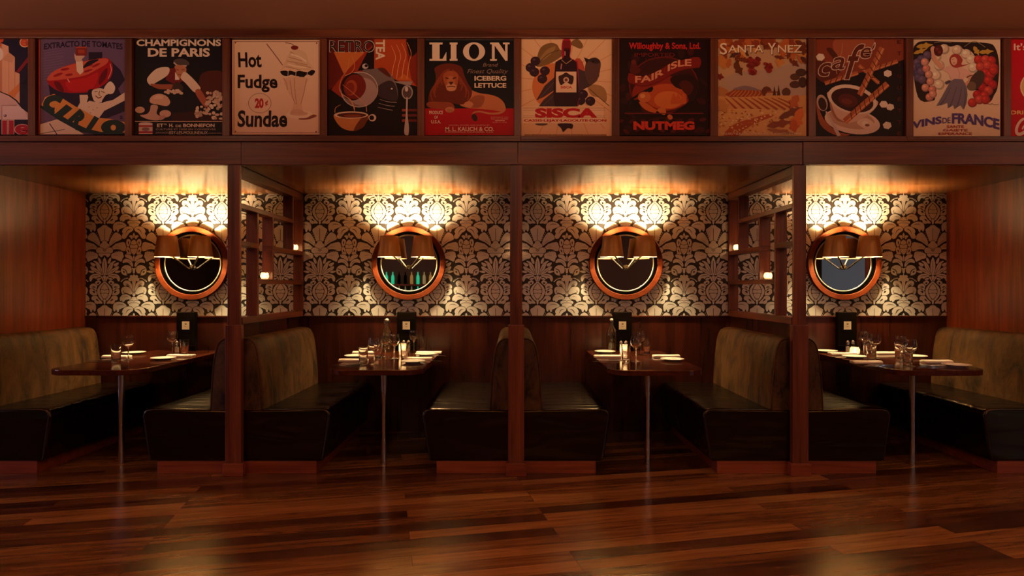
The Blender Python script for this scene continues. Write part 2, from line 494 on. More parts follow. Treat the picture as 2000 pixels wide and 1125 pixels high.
# end walls of the dining room with their windows, well outside the picture
M['daylight'] = plain('dusk_window_pane', (0.1, 0.12, 0.15, 1), 0.4, emit=(0.74, 0.80, 1.0, 1), estr=1.6)
M['daylight_left'] = plain('violet_dusk_window_pane', (0.1, 0.12, 0.15, 1), 0.4, emit=(0.62, 0.60, 1.0, 1), estr=7.0)
M['curtained'] = plain('grey_blue_curtained_pane', (0.1, 0.12, 0.15, 1), 0.8, emit=(0.80, 0.88, 1.0, 1), estr=0.055)
def end_wall(s, nm, holes):
    x = 8 * s
    a, b = min(x, x + 0.1 * s), max(x, x + 0.1 * s)
    w = MB(); y = -9.0
    for (y0, y1, z0, z1) in holes:
        w.box(a, b, y, y0, 0, HC); w.box(a, b, y0, y1, 0, z0); w.box(a, b, y0, y1, z1, HC); y = y1
    w.box(a, b, y, 0.1, 0, HC)
    struct('wall_room_' + nm, w, M['roomwall'])
end_wall(-1, 'left', [(-2.1, -1.3, 0.6, 2.7)])
end_wall(1, 'right', [(-8.95, -6.7, 0.2, 2.9), (-5.6, -4.8, 0.4, 2.7)])
struct('window_1', MB().box(-8.04, -8.01, -2.1, -1.3, 0.6, 2.7), M['daylight_left'])
struct('window_2', MB().box(8.01, 8.04, -5.6, -4.8, 0.4, 2.7), M['daylight'])
struct('window_3', MB().box(8.01, 8.04, -8.95, -6.7, 0.2, 2.9), M['curtained'])

# ------------------------------------------------------------------ damask wallpaper: ground with printed figure, one wall
U = 1.0 / 8.653 * (YB - CAMY) / FPX          # metres per unit of the figure drawing
PW, PH = 495.0, 1353.0                       # half repeat across, repeat down
# the paper hangs in four lengths that do not line up at the posts: (ends, axis of a figure)
PANELS = [(XL, -1.987, 204.5), (-1.987, 0.0, 624.7), (0.0, 1.997, 1049.9), (1.997, XR, 1592.9)]
_, ZV0 = on_plane_y(1000, 370.0, YB)         # height of v = 0

# every shape: (layer, half outline mirrored on the axis or side piece mirrored over it)
A_AX = [   # closed outlines that run up the axis and are mirrored into one piece
 (0, [(0,205),(38,232),(90,285),(122,350),(116,410),(86,470),(42,522),(0,540)], 1),
 (1, [(0,222),(40,268),(74,325),(80,375),(66,430),(38,482),(0,515)], 1),
 (2, [(0,238),(34,280),(60,328),(52,334),(24,336),(0,350)], 1),
 (2, [(0,362),(26,348),(62,346),(68,376),(60,398),(28,396),(0,392)], 1),
 (2, [(0,408),(28,408),(56,414),(50,440),(28,474),(0,496)], 1),
 (2, [(0,505),(24,520),(14,545),(12,570),(0,592)], 1),
 (0, [(0,85),(20,128),(0,198)], 1),
 (0, [(0,606),(34,612),(52,630),(80,648),(98,660),(118,675),(118,705),(108,735),(86,790),(62,858),(50,876),(22,862),(0,852)], 1),
 (1, [(0,655),(4,665),(4,850),(0,852)], 0),
 (0, [(0,866),(34,882),(44,908),(80,938),(78,966),(40,986),(0,1006)], 1),
 (0, [(0,1026),(40,998),(84,984),(128,994),(140,1036),(116,1072),(0,1076)], 1),
 (1, [(0,1040),(30,1014),(34,1022),(0,1052)], 0),
 (0, [(0,1086),(96,1086),(90,1112),(62,1142),(38,1136),(24,1116),(0,1112)], 1),
 (0, [(0,-208),(22,-160),(40,-80),(34,0),(14,84),(0,94)], 1),
 (1, [(0,-150),(4,-140),(4,60),(0,70)], 0),
]
A_SD = [   # pieces standing on both sides of the axis
 (0, [(26,132),(48,118),(74,116),(66,132),(44,160),(20,202),(12,196)], 1),
 (0, [(58,112),(108,76),(186,80),(240,110),(257,158),(242,200),(222,186),(206,152),(176,142),(148,156),(122,132)], 1),
 (1, [(84,112),(130,98),(186,106),(212,126),(184,114),(130,108)], 1),
 (0, [(62,152),(104,146),(132,170),(112,182),(84,168)], 1),
 (0, [(66,218),(84,190),(110,184),(124,196),(150,206),(160,236),(146,260),(132,278),(112,262),(88,246)], 1),
 (1, [(94,222),(110,214),(124,226),(132,238),(114,244),(104,252)], 1),
 (0, [(128,288),(150,252),(176,240),(214,246),(244,268),(252,302),(232,326),(208,322),(180,320),(160,348),(138,344),(140,310)], 1),
 (1, [(150,308),(172,286),(196,286),(222,298),(196,304),(176,306)], 1),
 (0, [(134,410),(142,370),(170,356),(206,332),(238,332),(252,360),(250,396),(226,420),(196,436),(158,442),(132,434)], 1),
 (1, [(160,398),(166,368),(188,362),(204,372),(184,392)], 1),
 (0, [(38,572),(54,540),(100,496),(124,458),(160,446),(206,456),(222,488),(206,516),(176,522),(164,560),(128,580),(98,572)], 1),
 (1, [(94,540),(110,512),(138,494),(142,512),(120,530)], 1),
 (0, [(82,896),(96,850),(128,792),(160,748),(198,728),(226,742),(248,752),(276,790),(286,832),(252,858),(182,888),(112,938),(92,956),(80,930)], 1),
 (1, [(96,930),(150,880),(204,846),(152,886)], 0),
 (0, [(118,986),(178,932),(258,902),(318,894),(346,912),(350,940),(364,970),(362,1010),(332,1042),(252,1012),(182,1008),(128,1016)], 1),
 (1, [(140,978),(200,966),(280,974),(200,972)], 0),
 (0, [(118,1100),(168,1070),(248,1054),(302,1062),(312,1104),(322,1136),(302,1162),(284,1216),(240,1202),(182,1174),(122,1158)], 1),
 (1, [(140,1112),(200,1108),(246,1126),(200,1114)], 0),
 (0, [(22,80),(40,20),(72,-62),(112,-116),(152,-138),(188,-142),(150,-106),(136,-58),(104,18),(54,78),(30,92)], 1),
 (1, [(36,66),(70,-10),(116,-90),(78,-10),(44,64)], 0),
 (0, [(54,-120),(74,-172),(104,-202),(106,-160),(88,-112),(66,-98)], 1),
 (0, [(50,86),(92,32),(152,-18),(236,-52),(222,-2),(172,34),(112,66),(64,88)], 1),
 (1, [(76,66),(130,24),(196,-16),(134,32)], 0),
 (0, [(154,-74),(170,-96),(236,-118),(222,-76),(184,-50)], 1),
 (0, [(174,44),(200,24),(276,28),(242,50),(198,58)], 1),
]
for q in range(5):
    A_SD.append((0, [(66 + 15 * q, 862 - 32 * q), (73 + 15 * q, 856 - 32 * q), (78 + 15 * q, 850 - 32 * q + 8), (70 + 15 * q, 872 - 32 * q)], 1))
    A_SD.append((0, [(180 + 30 * q, 920 - 7 * q), (190 + 30 * q, 915 - 7 * q), (196 + 30 * q, 921 - 7 * q), (186 + 30 * q, 927 - 7 * q)], 1))
    A_SD.append((0, [(170 + 28 * q, 1046 - 3 * q), (180 + 28 * q, 1042 - 3 * q), (184 + 28 * q, 1048 - 3 * q), (174 + 28 * q, 1053 - 3 * q)], 1))
B_AX = [
 (0, [(0,72),(16,104),(48,96),(68,116),(58,136),(84,150),(90,184),(66,202),(44,188),(30,202),(22,262),(17,350),(22,402),(26,422),(0,458)], 1),
 (1, [(0,360),(8,384),(0,412)], 1),
 (0, [(0,466),(34,474),(44,498),(74,510),(68,524),(32,520),(0,530)], 1),
 (0, [(0,546),(26,534),(96,538),(106,566),(86,580),(62,566),(26,568),(0,556)], 1),
 (0, [(0,572),(46,572),(80,586),(76,612),(34,636),(0,660)], 1),
 (0, [(0,735),(16,768),(10,800),(0,824)], 1),
 (0, [(0,850),(38,880),(48,916),(22,928),(0,940)], 1),
 (0, [(0,952),(24,940),(54,934),(62,962),(56,990),(24,990),(0,992)], 1),
 (0, [(0,1004),(24,1002),(54,1004),(50,1040),(28,1078),(0,1104)], 1),
 (0, [(0,1112),(12,1150),(8,1190),(0,1218)], 1),
 (0, [(0,1346),(12,1330),(50,1322),(40,1338),(20,1352),(16,1400),(0,1420)], 1),
]
B_SD = [
 (0, [(20,348),(30,272),(58,222),(106,192),(152,194),(176,228),(166,264),(142,278),(126,262),(92,268),(62,302),(34,384)], 1),
 (1, [(60,290),(92,252),(128,240),(146,252),(122,250),(88,266)], 1),
 (0, [(26,404),(46,342),(92,300),(150,290),(198,312),(212,354),(200,398),(186,416),(162,400),(128,398),(92,404),(62,418)], 1),
 (1, [(124,386),(150,396),(178,384),(176,358),(152,346),(168,360),(168,380),(150,388)], 1),
 (0, [(44,482),(70,446),(130,420),(198,434),(236,488),(226,530),(206,520),(190,542),(162,536),(148,512),(100,502),(62,494)], 1),
 (1, [(70,472),(120,452),(176,470),(120,460)], 0),
 (0, [(126,610),(168,570),(240,548),(308,560),(344,600),(348,660),(334,704),(316,700),(304,668),(286,690),(272,722),(254,700),(246,672),(222,664),(182,644),(142,638)], 1),
 (1, [(152,612),(204,586),(262,586),(296,618),(262,594),(206,594)], 1),
 (0, [(12,672),(34,640),(82,628),(142,640),(184,680),(196,722),(182,742),(206,800),(182,832),(140,824),(110,780),(72,730),(26,702)], 1),
 (1, [(40,672),(84,672),(118,700),(140,760),(110,706),(80,682)], 1),
 (0, [(18,790),(56,778),(80,792),(62,806),(34,842)], 1),
 (0, [(56,868),(82,842),(108,846),(124,880),(122,930),(104,970),(84,958),(66,918)], 1),
 (1, [(82,880),(98,884),(96,920),(86,930)], 1),
 (0, [(70,1000),(96,974),(124,992),(126,1040),(112,1066),(122,1090),(80,1098),(46,1088),(64,1046)], 1),
 (1, [(76,1060),(92,1020),(104,1034),(92,1058)], 1),
 (0, [(16,1202),(32,1140),(80,1106),(146,1104),(134,1146),(92,1160),(42,1212)], 1),
 (0, [(14,1292),(26,1240),(72,1190),(140,1174),(182,1208),(182,1242),(132,1230),(82,1244),(32,1302)], 1),
 (1, [(34,1270),(60,1230),(110,1204),(66,1236)], 0),
 (0, [(60,1300),(104,1284),(160,1290),(200,1324),(214,1372),(200,1420),(160,1446),(116,1448),(110,1420),(60,1412),(40,1372),(44,1330)], 1),
 (1, [(110,1440),(112,1396),(134,1356),(196,1332),(200,1342),(146,1366),(124,1402),(120,1446)], 0),
 (1, [(150,1396),(166,1380),(186,1388),(176,1404),(162,1412)], 1),
]
for q in range(6):
    t = q / 5.0
    B_SD.append((0, [(106 + 104 * t - 6, 146 + 52 * t * t), (106 + 104 * t, 140 + 52 * t * t), (106 + 104 * t + 7 + 4 * t, 148 + 52 * t * t), (106 + 104 * t, 154 + 52 * t * t + 6 * t)], 1))

def build_wallpaper():
    tot = bmesh.new()
    for (pa, pb, axp) in PANELS:
        me = wallpaper_length(pa, pb, on_plane_y(axp, 500, YB)[0])
        tot.from_mesh(me); bpy.data.meshes.remove(me)
    me = bpy.data.meshes.new('wall_back'); tot.to_mesh(me); tot.free()
    me.materials.append(M['paper_dark']); me.materials.append(M['paper_gold'])
    o = bpy.data.objects.new('wall_back', me); COL.objects.link(o); o['kind'] = 'structure'

def wallpaper_length(x0, x1, AX0):
    bm = bmesh.new()
    z0, z1 = 1.050, HS
    def quad(y, mi):
        f = bm.faces.new([bm.verts.new(p) for p in ((x0, y, z0), (x1, y, z0), (x1, y, z1), (x0, y, z1))]); f.material_index = mi
    quad(YB, 0)
    def grow(pts, d):
        n = len(pts); out = []
        ar = sum(pts[i][0] * pts[(i + 1) % n][1] - pts[(i + 1) % n][0] * pts[i][1] for i in range(n))
        sg = 1 if ar > 0 else -1
        for i in range(n):
            a, b = pts[i - 1], pts[(i + 1) % n]
            dx, dy = b[0] - a[0], b[1] - a[1]; L = math.hypot(dx, dy) or 1
            out.append((pts[i][0] + sg * dy / L * d, pts[i][1] - sg * dx / L * d))
        return out
    def put(pts, layer, ax, vo, lay_no):
        y = YB - 0.0004 - 0.00003 * lay_no
        shp, fs = pts
        ps = [(ax + u * U, y, ZV0 - (v + vo) * U) for (u, v) in shp]
        zs = [p[2] for p in ps]; xs = [p[0] for p in ps]
        if max(zs) < z0 or min(zs) > z1 or max(xs) < x0 or min(xs) > x1: return
        vs = [bm.verts.new(p) for p in ps]
        for f in fs:
            bm.faces.new([vs[i] for i in f]).material_index = 0 if layer == 1 else 1
    for col, (AXS, SDS) in enumerate(((A_AX, A_SD), (B_AX, B_SD))):
        half = []; no = 0
        def both(ly, body, axis):
            nonlocal no
            if ly != 1 and len(body) > 8:
                for d, tone in ((10.0, 1), (3.0, 0)):
                    g = grow(body, d) if not axis else body
                    if axis:
                        full = grow(body, d)
                        half.append((tone, full, no))
                    else:
                        half.append((tone, g, no)); half.append((tone, [(-u, v) for (u, v) in reversed(g)], no))
                    no += 1
            else:
                half.append((ly, body, no))
                if not axis: half.append((ly, [(-u, v) for (u, v) in reversed(body)], no))
                no += 1
        def sides():
            for (ly, h, sm) in SDS:
                if ly == 0 and not (col == 0 and len(h) <= 4): both(ly, spline(h, True, 3) if sm else list(h), False)
        def axials():
            for (ly, h, sm) in AXS:
                body = spline(h, closed=False, k=3) if sm else list(h)
                both(ly, body + [(-u, v) for (u, v) in reversed(body) if u > 0.01], True)
        for step in ((sides, axials) if col == 0 else (axials, sides)): step()
        for (ly, h, sm) in SDS:
            if ly != 0 or (col == 0 and len(h) <= 4): half.append((ly, list(spline(h, True, 3) if sm else h), no)); half.append((ly, [(-u, v) for (u, v) in reversed(half[-1][1])], no)); no += 1
        half = [(ly, tess(loop), no_) for (ly, loop, no_) in half]
        for k in range(-9, 10):
            ax = AX0 + (2 * k + col) * PW * U
            if ax < x0 - 0.4 or ax > x1 + 0.4: continue
            for vo in (-PH, 0, PH, 2 * PH):
                for (ly, loop, no_) in half: put(loop, ly, ax, vo, no_ + 40 * col)
    for co, no in (((0, 0, z0), (0, 0, -1)), ((0, 0, z1), (0, 0, 1)), ((x0, 0, 0), (-1, 0, 0)), ((x1, 0, 0), (1, 0, 0))):
        bmesh.ops.bisect_plane(bm, geom=bm.verts[:] + bm.edges[:] + bm.faces[:], plane_co=co, plane_no=no, clear_outer=True)
    for f in bm.faces:
        if f.normal.y > 0: f.normal_flip()
    me = bpy.data.meshes.new('length'); bm.to_mesh(me); bm.free()
    return me
build_wallpaper()

# ------------------------------------------------------------------ beam, ledge and frame of the poster frieze
def bx(y, a, b): return on_plane_y(a, 0, y)[0], on_plane_y(b, 0, y)[0]
k = 2
for (a, b, yf) in ((-4.05, -1.93, -0.004), (-1.93, 0.012, -0.004), (0.012, 2.012, -0.004), (2.012, 4.06, -0.010)):
    struct('trim_%d' % k, MB().box(a + 0.0008, b - 0.0008, yf, 0.055, HS + 0.001, 2.345), M['wood_x'], bevel=0.0025); k += 1
for (a, b, dz) in ((-4.05, 0.033, 0.0), (0.033, 2.74, -0.004), (2.74, 4.06, -0.004)):
    m = MB().box(a + 0.0006, b - 0.0006, -0.020, 0.053, 2.346, 2.364 + dz); m.box(a + 0.0006, b - 0.0006, -0.008, 0.053, 2.364 + dz, 2.390 + dz)
    struct('trim_%d' % k, m, M['wood_x'], bevel=0.0025); k += 1
struct('trim_%d' % k, MB().box(-4.05, 4.06, -0.006, 0.055, 3.076, 3.138), M['wood_x'], bevel=0.004); k += 1
MULL = [(58, 76), (247, 263), (435, 454), (626, 641), (815, 831), (1004, 1018), (1194, 1209), (1387, 1399), (1576, 1590), (1765, 1780), (1955, 1970)]
for a, b in MULL:
    x0, x1 = bx(0.03, a, b)
    c = (x0 + x1) / 2
    struct('trim_%d' % k, MB().box(c - 0.026, c + 0.026, 0.003, 0.055, 2.386, 3.076), M['wood_z'], bevel=0.003); k += 1
# ------------------------------------------------------------------ posters: printed boards, the print lies in thin flat layers on the board
def make_print():
    m, nt, p = new_mat('poster_print')
    a = nt.nodes.new('ShaderNodeAttribute'); a.attribute_name = 'ink'
    nt.links.new(a.outputs['Color'], p.inputs['Base Color'])
    p.inputs['Roughness'].default_value = 0.5; p.inputs['Specular IOR Level'].default_value = 0.2
    return m
M['print'] = make_print()

_tcache = {}
def text_faces(s, bold=0.0):
    if (s, bold) in _tcache: return _tcache[(s, bold)]
    cu = bpy.data.curves.new('lettering', 'FONT')
    cu.body = s; cu.offset = bold; cu.resolution_u = 3
    ob = bpy.data.objects.new('lettering', cu); COL.objects.link(ob)
    dg = bpy.context.evaluated_depsgraph_get(); dg.update()
    ev = ob.evaluated_get(dg); me = ev.to_mesh()
    vs = [(v.co.x, v.co.y) for v in me.vertices]; fs = [list(p.vertices) for p in me.polygons]
    ev.to_mesh_clear()
    bpy.data.objects.remove(ob); bpy.data.curves.remove(cu)
    used = {i for f in fs for i in f}
    xs = [vs[i][0] for i in used]; ys = [vs[i][1] for i in used]
    x0, x1, y0, y1 = min(xs), max(xs), min(ys), max(ys)
    nv = [((x - x0) / (x1 - x0), (y - y0) / (y1 - y0)) for (x, y) in vs]
    _tcache[(s, bold)] = (nv, fs)
    return nv, fs

def clip(poly, x0, y0, x1, y1):
    for ax, lim, sg in ((0, x0, 1), (0, x1, -1), (1, y0, 1), (1, y1, -1)):
        out = []
        n = len(poly)
        for i in range(n):
            a, b = poly[i], poly[(i + 1) % n]
            ia, ib = (a[ax] - lim) * sg >= 0, (b[ax] - lim) * sg >= 0
            if ia: out.append(a)
            if ia != ib:
                t = (lim - a[ax]) / (b[ax] - a[ax])
                out.append((a[0] + (b[0] - a[0]) * t, a[1] + (b[1] - a[1]) * t))
        poly = out
        if len(poly) < 3: return []
    return poly

PY = 0.022   # face of the boards
class Art:
    """ops take coordinates of an enlarged view: view / s + origin = place in the photograph"""
    def __init__(self, ox, oy, s, x0, y0, x1, y1, paper):
        self.o = (ox, oy); self.s = s
        self.r = (x0, y0, x1, y1)
        self.bm = bmesh.new(); self.lay = self.bm.faces.layers.int.new('c'); self.cols = []; self.k = 0
        X0, Z1 = self.map(x0, y0); X1, Z0 = self.map(x1, y1)
        vs = [self.bm.verts.new((x, y, z)) for y in (PY, PY + 0.032) for (x, z) in ((X0, Z0), (X1, Z0), (X1, Z1), (X0, Z1))]
        ci = self.col(paper)
        for f in ((0, 1, 2, 3), (7, 6, 5, 4), (0, 4, 5, 1), (1, 5, 6, 2), (2, 6, 7, 3), (3, 7, 4, 0)):
            self.bm.faces.new([vs[i] for i in f])[self.lay] = ci
    def map(self, x, y): return on_plane_y(x / self.s + self.o[0], y / self.s + self.o[1], PY)
    def col(self, c):
        self.cols.append(srgb(*c)); return len(self.cols) - 1
    def _face(self, pts, ci):
        pts = clip(pts, *self.r)
        if len(pts) < 3: return
        y = PY - 0.00002 * self.k
        q = []
        for p in pts:
            if not q or abs(q[-1][0] - p[0]) + abs(q[-1][1] - p[1]) > 1e-3: q.append(p)
        if len(q) < 3: return
        if len(q) > 3: q, fs = tess(q)
        else: fs = [[0, 1, 2]]
        vs = []
        for p in q:
            X, Z = self.map(*p)
            vs.append(self.bm.verts.new((X, y, Z)))
        for f in fs:
            if len(f) < 3: continue
            a, b, c = (q[i] for i in f[:3])
            if (b[0] - a[0]) * (c[1] - a[1]) - (b[1] - a[1]) * (c[0] - a[0]) > 0: f = f[::-1]
            self.bm.faces.new([vs[i] for i in f])[self.lay] = ci
    def p(self, c, pts, smooth=True, k=4):
        self.k += 1; ci = self.col(c)
        self._face(spline(pts, True, k) if smooth else pts, ci); return self
    def r4(self, c, x0, y0, x1, y1): return self.p(c, [(x0, y0), (x1, y0), (x1, y1), (x0, y1)], False)
    def e(self, c, cx, cy, rx, ry, rot=0, n=28):
        self.k += 1; ci = self.col(c); a = math.radians(rot)
        self._face([(cx + rx * math.cos(t) * math.cos(a) - ry * math.sin(t) * math.sin(a), cy + rx * math.cos(t) * math.sin(a) + ry * math.sin(t) * math.cos(a))
                    for t in [2 * PI * i / n for i in range(n)]], ci); return self
    def l(self, c, pts, w, smooth=True):
        self.k += 1; ci = self.col(c)
        q = spline(pts, False, 5) if smooth and len(pts) > 2 else pts
        if isinstance(w, (list, tuple)): w = [w[0] + (w[1] - w[0]) * i / (len(q) - 1) for i in range(len(q))]
        Lf, Rt = stroke(q, w)
        for i in range(len(q) - 1): self._face([Lf[i], Lf[i + 1], Rt[i + 1], Rt[i]], ci)
        return self
    def t(self, c, s, x0, y0, x1, y1, bold=0.0, warp=None, shear=0.0, rot=None):
        self.k += 1; ci = self.col(c)
        nv, fs = text_faces(s, bold)
        def tr(u, v):
            if rot == 90: px, py = x1 - (x1 - x0) * (1 - v), y0 + (y1 - y0) * u
            else: px, py = x0 + (x1 - x0) * u + shear * (y1 - y0) * (v - 0.5), y1 - (y1 - y0) * v
            return warp(px, py) if warp else (px, py)
        P = [tr(u, v) for (u, v) in nv]
        for f in fs: self._face([P[i] for i in f], ci)
        return self
    def done(self, label):
        bm = self.bm
        me = bpy.data.meshes.new('poster')
        ids = [f[self.lay] for f in bm.faces]
        bm.to_mesh(me); bm.free()
        at = me.color_attributes.new('ink', 'FLOAT_COLOR', 'CORNER')
        buf = []
        for p, i in zip(me.polygons, ids): buf += list(self.cols[i]) * p.loop_total
        at.data.foreach_set('color', buf)
        me.materials.append(M['print'])
        o = bpy.data.objects.new('poster', me); COL.objects.link(o)
        return tag(o, label, 'poster', 'vintage posters of the frieze')

CR = (240, 214, 182)
rnd = random.Random(3)
# ---- cut-off poster at the left edge
a = Art(0, 60, 5.114, -610, 72, 295, 1037, (36, 30, 52))
a.p((235, 178, 140), [(-600, 400), (-200, 120), (20, 128), (85, 155), (88, 215), (148, 262), (148, 410), (196, 430), (196, 760), (-600, 760)], False)
a.p((205, 140, 105), [(-60, 160), (20, 130), (20, 740), (-60, 740)], False)
a.p((220, 160, 122), [(20, 290), (88, 215), (148, 262), (120, 320)], False)
a.l((190, 120, 85), [(148, 410), (148, 720)], 4, False).l((190, 120, 85), [(88, 300), (88, 620)], 3, False)
a.p((230, 140, 80), [(70, 640), (196, 520), (196, 600), (110, 700)], False)
a.e((242, 220, 200), -10, 235, 44, 66)
a.p((140, 35, 45), [(160, 410), (295, 240), (295, 290), (190, 420)], False)
a.p((24, 22, 34), [(215, 530), (260, 480), (298, 390), (298, 520)])
a.p((25, 20, 30), [(-600, 590), (0, 604), (100, 645), (170, 695), (235, 775), (298, 820), (298, 890), (-600, 890)], False)
a.p((228, 192, 182), [(-600, 600), (0, 614), (90, 652), (158, 702), (222, 780), (285, 825), (298, 888), (-600, 888)], False)
a.p((240, 212, 205), [(20, 748), (170, 745), (240, 790), (285, 886), (20, 886)], False)
a.l((120, 80, 80), [(20, 886), (20, 748), (170, 745)], 5, False)
a.e((90, 70, 80), 52, 848, 16, 13).e((240, 220, 220), 48, 844, 7, 6)
a.r4((36, 30, 52), -600, 888, 298, 1040)
a.t((240, 205, 170), 'lle', 16, 890, 302, 1042, 0.055).t((190, 36, 60), 'lle', 22, 896, 297, 1037, 0.035)
a.t((245, 205, 150), 'e', 195, 72, 290, 166, 0.06).t((215, 85, 50), 'e', 203, 80, 283, 158, 0.035)
a.p((215, 85, 50), [(-20, 75), (35, 75), (30, 110), (10, 120), (5, 160), (-20, 165)])
a.done('cut-off vintage poster with pale tower and letters lle at the left edge')

# ---- tomato poster
a = Art(0, 60, 5.114, 386, 70, 1262, 1036, (110, 84, 112))
a.r4((185, 60, 35), 386, 70, 398, 1036).r4((60, 20, 25), 398, 70, 404, 1036).r4((120, 35, 30), 386, 70, 1262, 76)
for i in range(14):
    y = 200 + i * 26
    a.l((126, 100, 124), [(420 + 8 * (i % 3), y), (520, y - 14), (640, y - 40 + 4 * (i % 4))], 5)
a.t((38, 28, 52), 'EXTRACTO DE TOMATES', 440, 100, 1225, 160, 0.03, warp=lambda x, y: (x, y + 30 * ((x - 832) / 392) ** 2))
a.r4((40, 28, 44), 885, 215, 1022, 330)
a.p((42, 32, 56), [(1105, 300), (1200, 390), (1250, 490), (1180, 580), (1215, 650), (1262, 740), (1262, 800), (1000, 900), (800, 780), (600, 700), (500, 640), (485, 540)], False)
a.p((178, 20, 28), [(470, 490), (560, 392), (760, 322), (1000, 276), (1085, 280), (1126, 360), (1110, 460), (1030, 545), (900, 608), (780, 622), (640, 615), (530, 572)])
a.p((110, 10, 22), [(540, 510), (600, 520), (640, 610), (570, 580)]).p((110, 10, 22), [(1000, 450), (1070, 370), (1060, 470), (990, 540)])
a.p((205, 32, 34), [(660, 510), (860, 470), (980, 420), (940, 560), (820, 605), (700, 600)])
a.p((218, 92, 66), [(470, 490), (545, 400), (742, 330), (1000, 278), (1080, 286), (1062, 332), (960, 392), (850, 446), (700, 476), (560, 494)])
for (x, y, rx, ry, ro) in ((580, 440, 50, 14, -20), (650, 385, 45, 13, -10), (690, 440, 40, 12, -8), (880, 400, 48, 11, -18), (960, 345, 45, 12, -25), (900, 345, 30, 9, -10)):
    a.e((165, 30, 34), x, y, rx, ry, ro)
a.l((250, 180, 160), [(675, 482), (695, 515)], 9, False).l((250, 170, 150), [(1100, 330), (1112, 400), (1080, 480)], 6)
a.p((35, 24, 40), [(830, 360), (890, 300), (990, 290), (850, 370)])
a.p(CR, [(758, 300), (826, 300), (834, 410), (800, 440), (768, 405)], False)
a.p((222, 182, 150), [(745, 215), (756, 240), (850, 240), (858, 225), (840, 265), (820, 282), (815, 305), (762, 305), (745, 260)])
a.r4((140, 46, 36), 757, 160, 868, 250).r4((190, 80, 50), 757, 160, 868, 172).r4((178, 70, 44), 780, 190, 845, 225)
a.p(CR, [(795, 640), (875, 640), (892, 700), (1000, 722), (1130, 692), (1262, 606), (1262, 690), (1120, 762), (1042, 800), (985, 880), (900, 880), (760, 790), (800, 720)], False)
a.p((30, 22, 32), [(880, 600), (930, 585), (930, 680), (905, 690), (870, 715), (885, 650)])
a.p(CR, [(920, 602), (1000, 575), (1072, 604), (1066, 660), (1005, 716), (940, 700)])
a.p((248, 226, 196), [(1040, 575), (1100, 506), (1150, 560), (1130, 625), (1066, 626)])
a.p((30, 22, 32), [(1062, 640), (1092, 655), (1030, 720), (1020, 700)])
a.l((50, 30, 34), [(945, 612), (975, 604)], 6, False).l((50, 30, 34), [(1010, 606), (1045, 618)], 6, False).l((60, 30, 34), [(995, 600), (990, 640), (1005, 645)], 6)
a.l((120, 30, 34), [(955, 650), (985, 672), (1018, 658)], 9)
for (x, y) in ((890, 760), (930, 790), (970, 770), (905, 820)): a.e((190, 140, 110), x, y, 6, 5)
a.p(CR, [(404, 935), (570, 885), (720, 960), (840, 1036), (404, 1036)], False)
a.l((40, 25, 40), [(495, 925), (570, 1036)], 8, False).l((40, 25, 40), [(404, 1030), (650, 985)], 5, False)
a.p((235, 158, 78), [(415, 740), (450, 665), (540, 632), (600, 660), (760, 760), (860, 810), (960, 870), (1100, 880), (1258, 915), (1258, 1036), (980, 1036), (830, 1000), (620, 890), (480, 800)], False)
a.p((32, 52, 50), [(404, 745), (520, 790), (700, 900), (860, 975), (1000, 1010), (1258, 1020), (1258, 1036), (960, 1036), (800, 1010), (600, 900), (404, 770)], False)
G = (36, 58, 52)
a.l(G, [(618, 700), (560, 672), (490, 690), (462, 745), (500, 790), (545, 800)], 62)
a.p((235, 158, 78), [(560, 745), (620, 730), (600, 790), (545, 830), (560, 790)])
a.p(G, [(665, 735), (727, 778), (597, 884), (538, 842)], False)
def turn(cx, cy, deg):
    c, q = math.cos(math.radians(deg)), math.sin(math.radians(deg))
    return lambda x, y: (cx + (x - cx) * c - (y - cy) * q, cy + (x - cx) * q + (y - cy) * c)
a.t(G, 'R', 712, 800, 850, 975, 0.075, warp=turn(781, 888, 48))
a.p(G, [(945, 850), (992, 876), (900, 1010), (850, 990)], False)
a.e(G, 1132, 966, 122, 76).e((240, 170, 90), 1133, 968, 26, 28)
a.p((50, 35, 50), [(1198, 850), (1222, 850), (1222, 862), (1198, 862)], False).r4((50, 35, 50), 1200, 868, 1224, 882)
a.done('poster of a huge red half tomato over a laughing figure, green diagonal letters')

# ---- mushrooms poster
a = Art(0, 50, 4.4444, 1172, 108, 1936, 946, (24, 20, 24))
a.t(CR, 'CHAMPIGNONS', 1185, 120, 1918, 178, 0.035).t(CR, 'DE PARIS', 1283, 195, 1822, 270, 0.035)
a.p((84, 36, 26), [(1750, 420), (1850, 390), (1936, 420), (1936, 640), (1800, 640), (1730, 520)])
a.p((58, 26, 22), [(1500, 760), (1700, 740), (1936, 800), (1936, 830), (1480, 830)], False)
a.p((86, 74, 66), [(1505, 312), (1540, 288), (1600, 292), (1640, 320), (1632, 345), (1560, 340)]).l((210, 180, 150), [(1508, 320), (1545, 346), (1620, 350)], 12)
a.p((200, 130, 92), [(1520, 348), (1600, 352), (1618, 390), (1590, 450), (1550, 468), (1520, 430)])
a.l((110, 60, 45), [(1530, 382), (1550, 385)], 6, False).l((110, 60, 45), [(1575, 385), (1600, 380)], 6, False).l((120, 60, 45), [(1540, 425), (1575, 428)], 6, False)
a.p((122, 34, 30), [(1455, 372), (1520, 368), (1545, 470), (1580, 450), (1612, 400), (1600, 470), (1530, 520), (1440, 470)], False)
a.p(CR, [(1290, 440), (1365, 372), (1465, 364), (1455, 430), (1345, 500), (1312, 522), (1278, 484)])
a.p(CR, [(1598, 400), (1655, 440), (1728, 520), (1738, 552), (1690, 580), (1612, 500), (1570, 456)])
a.p((248, 228, 200), [(1520, 400), (1560, 470), (1520, 472)], False)
a.p((170, 90, 62), [(1308, 505), (1400, 510), (1500, 512), (1510, 545), (1390, 552), (1320, 525)])
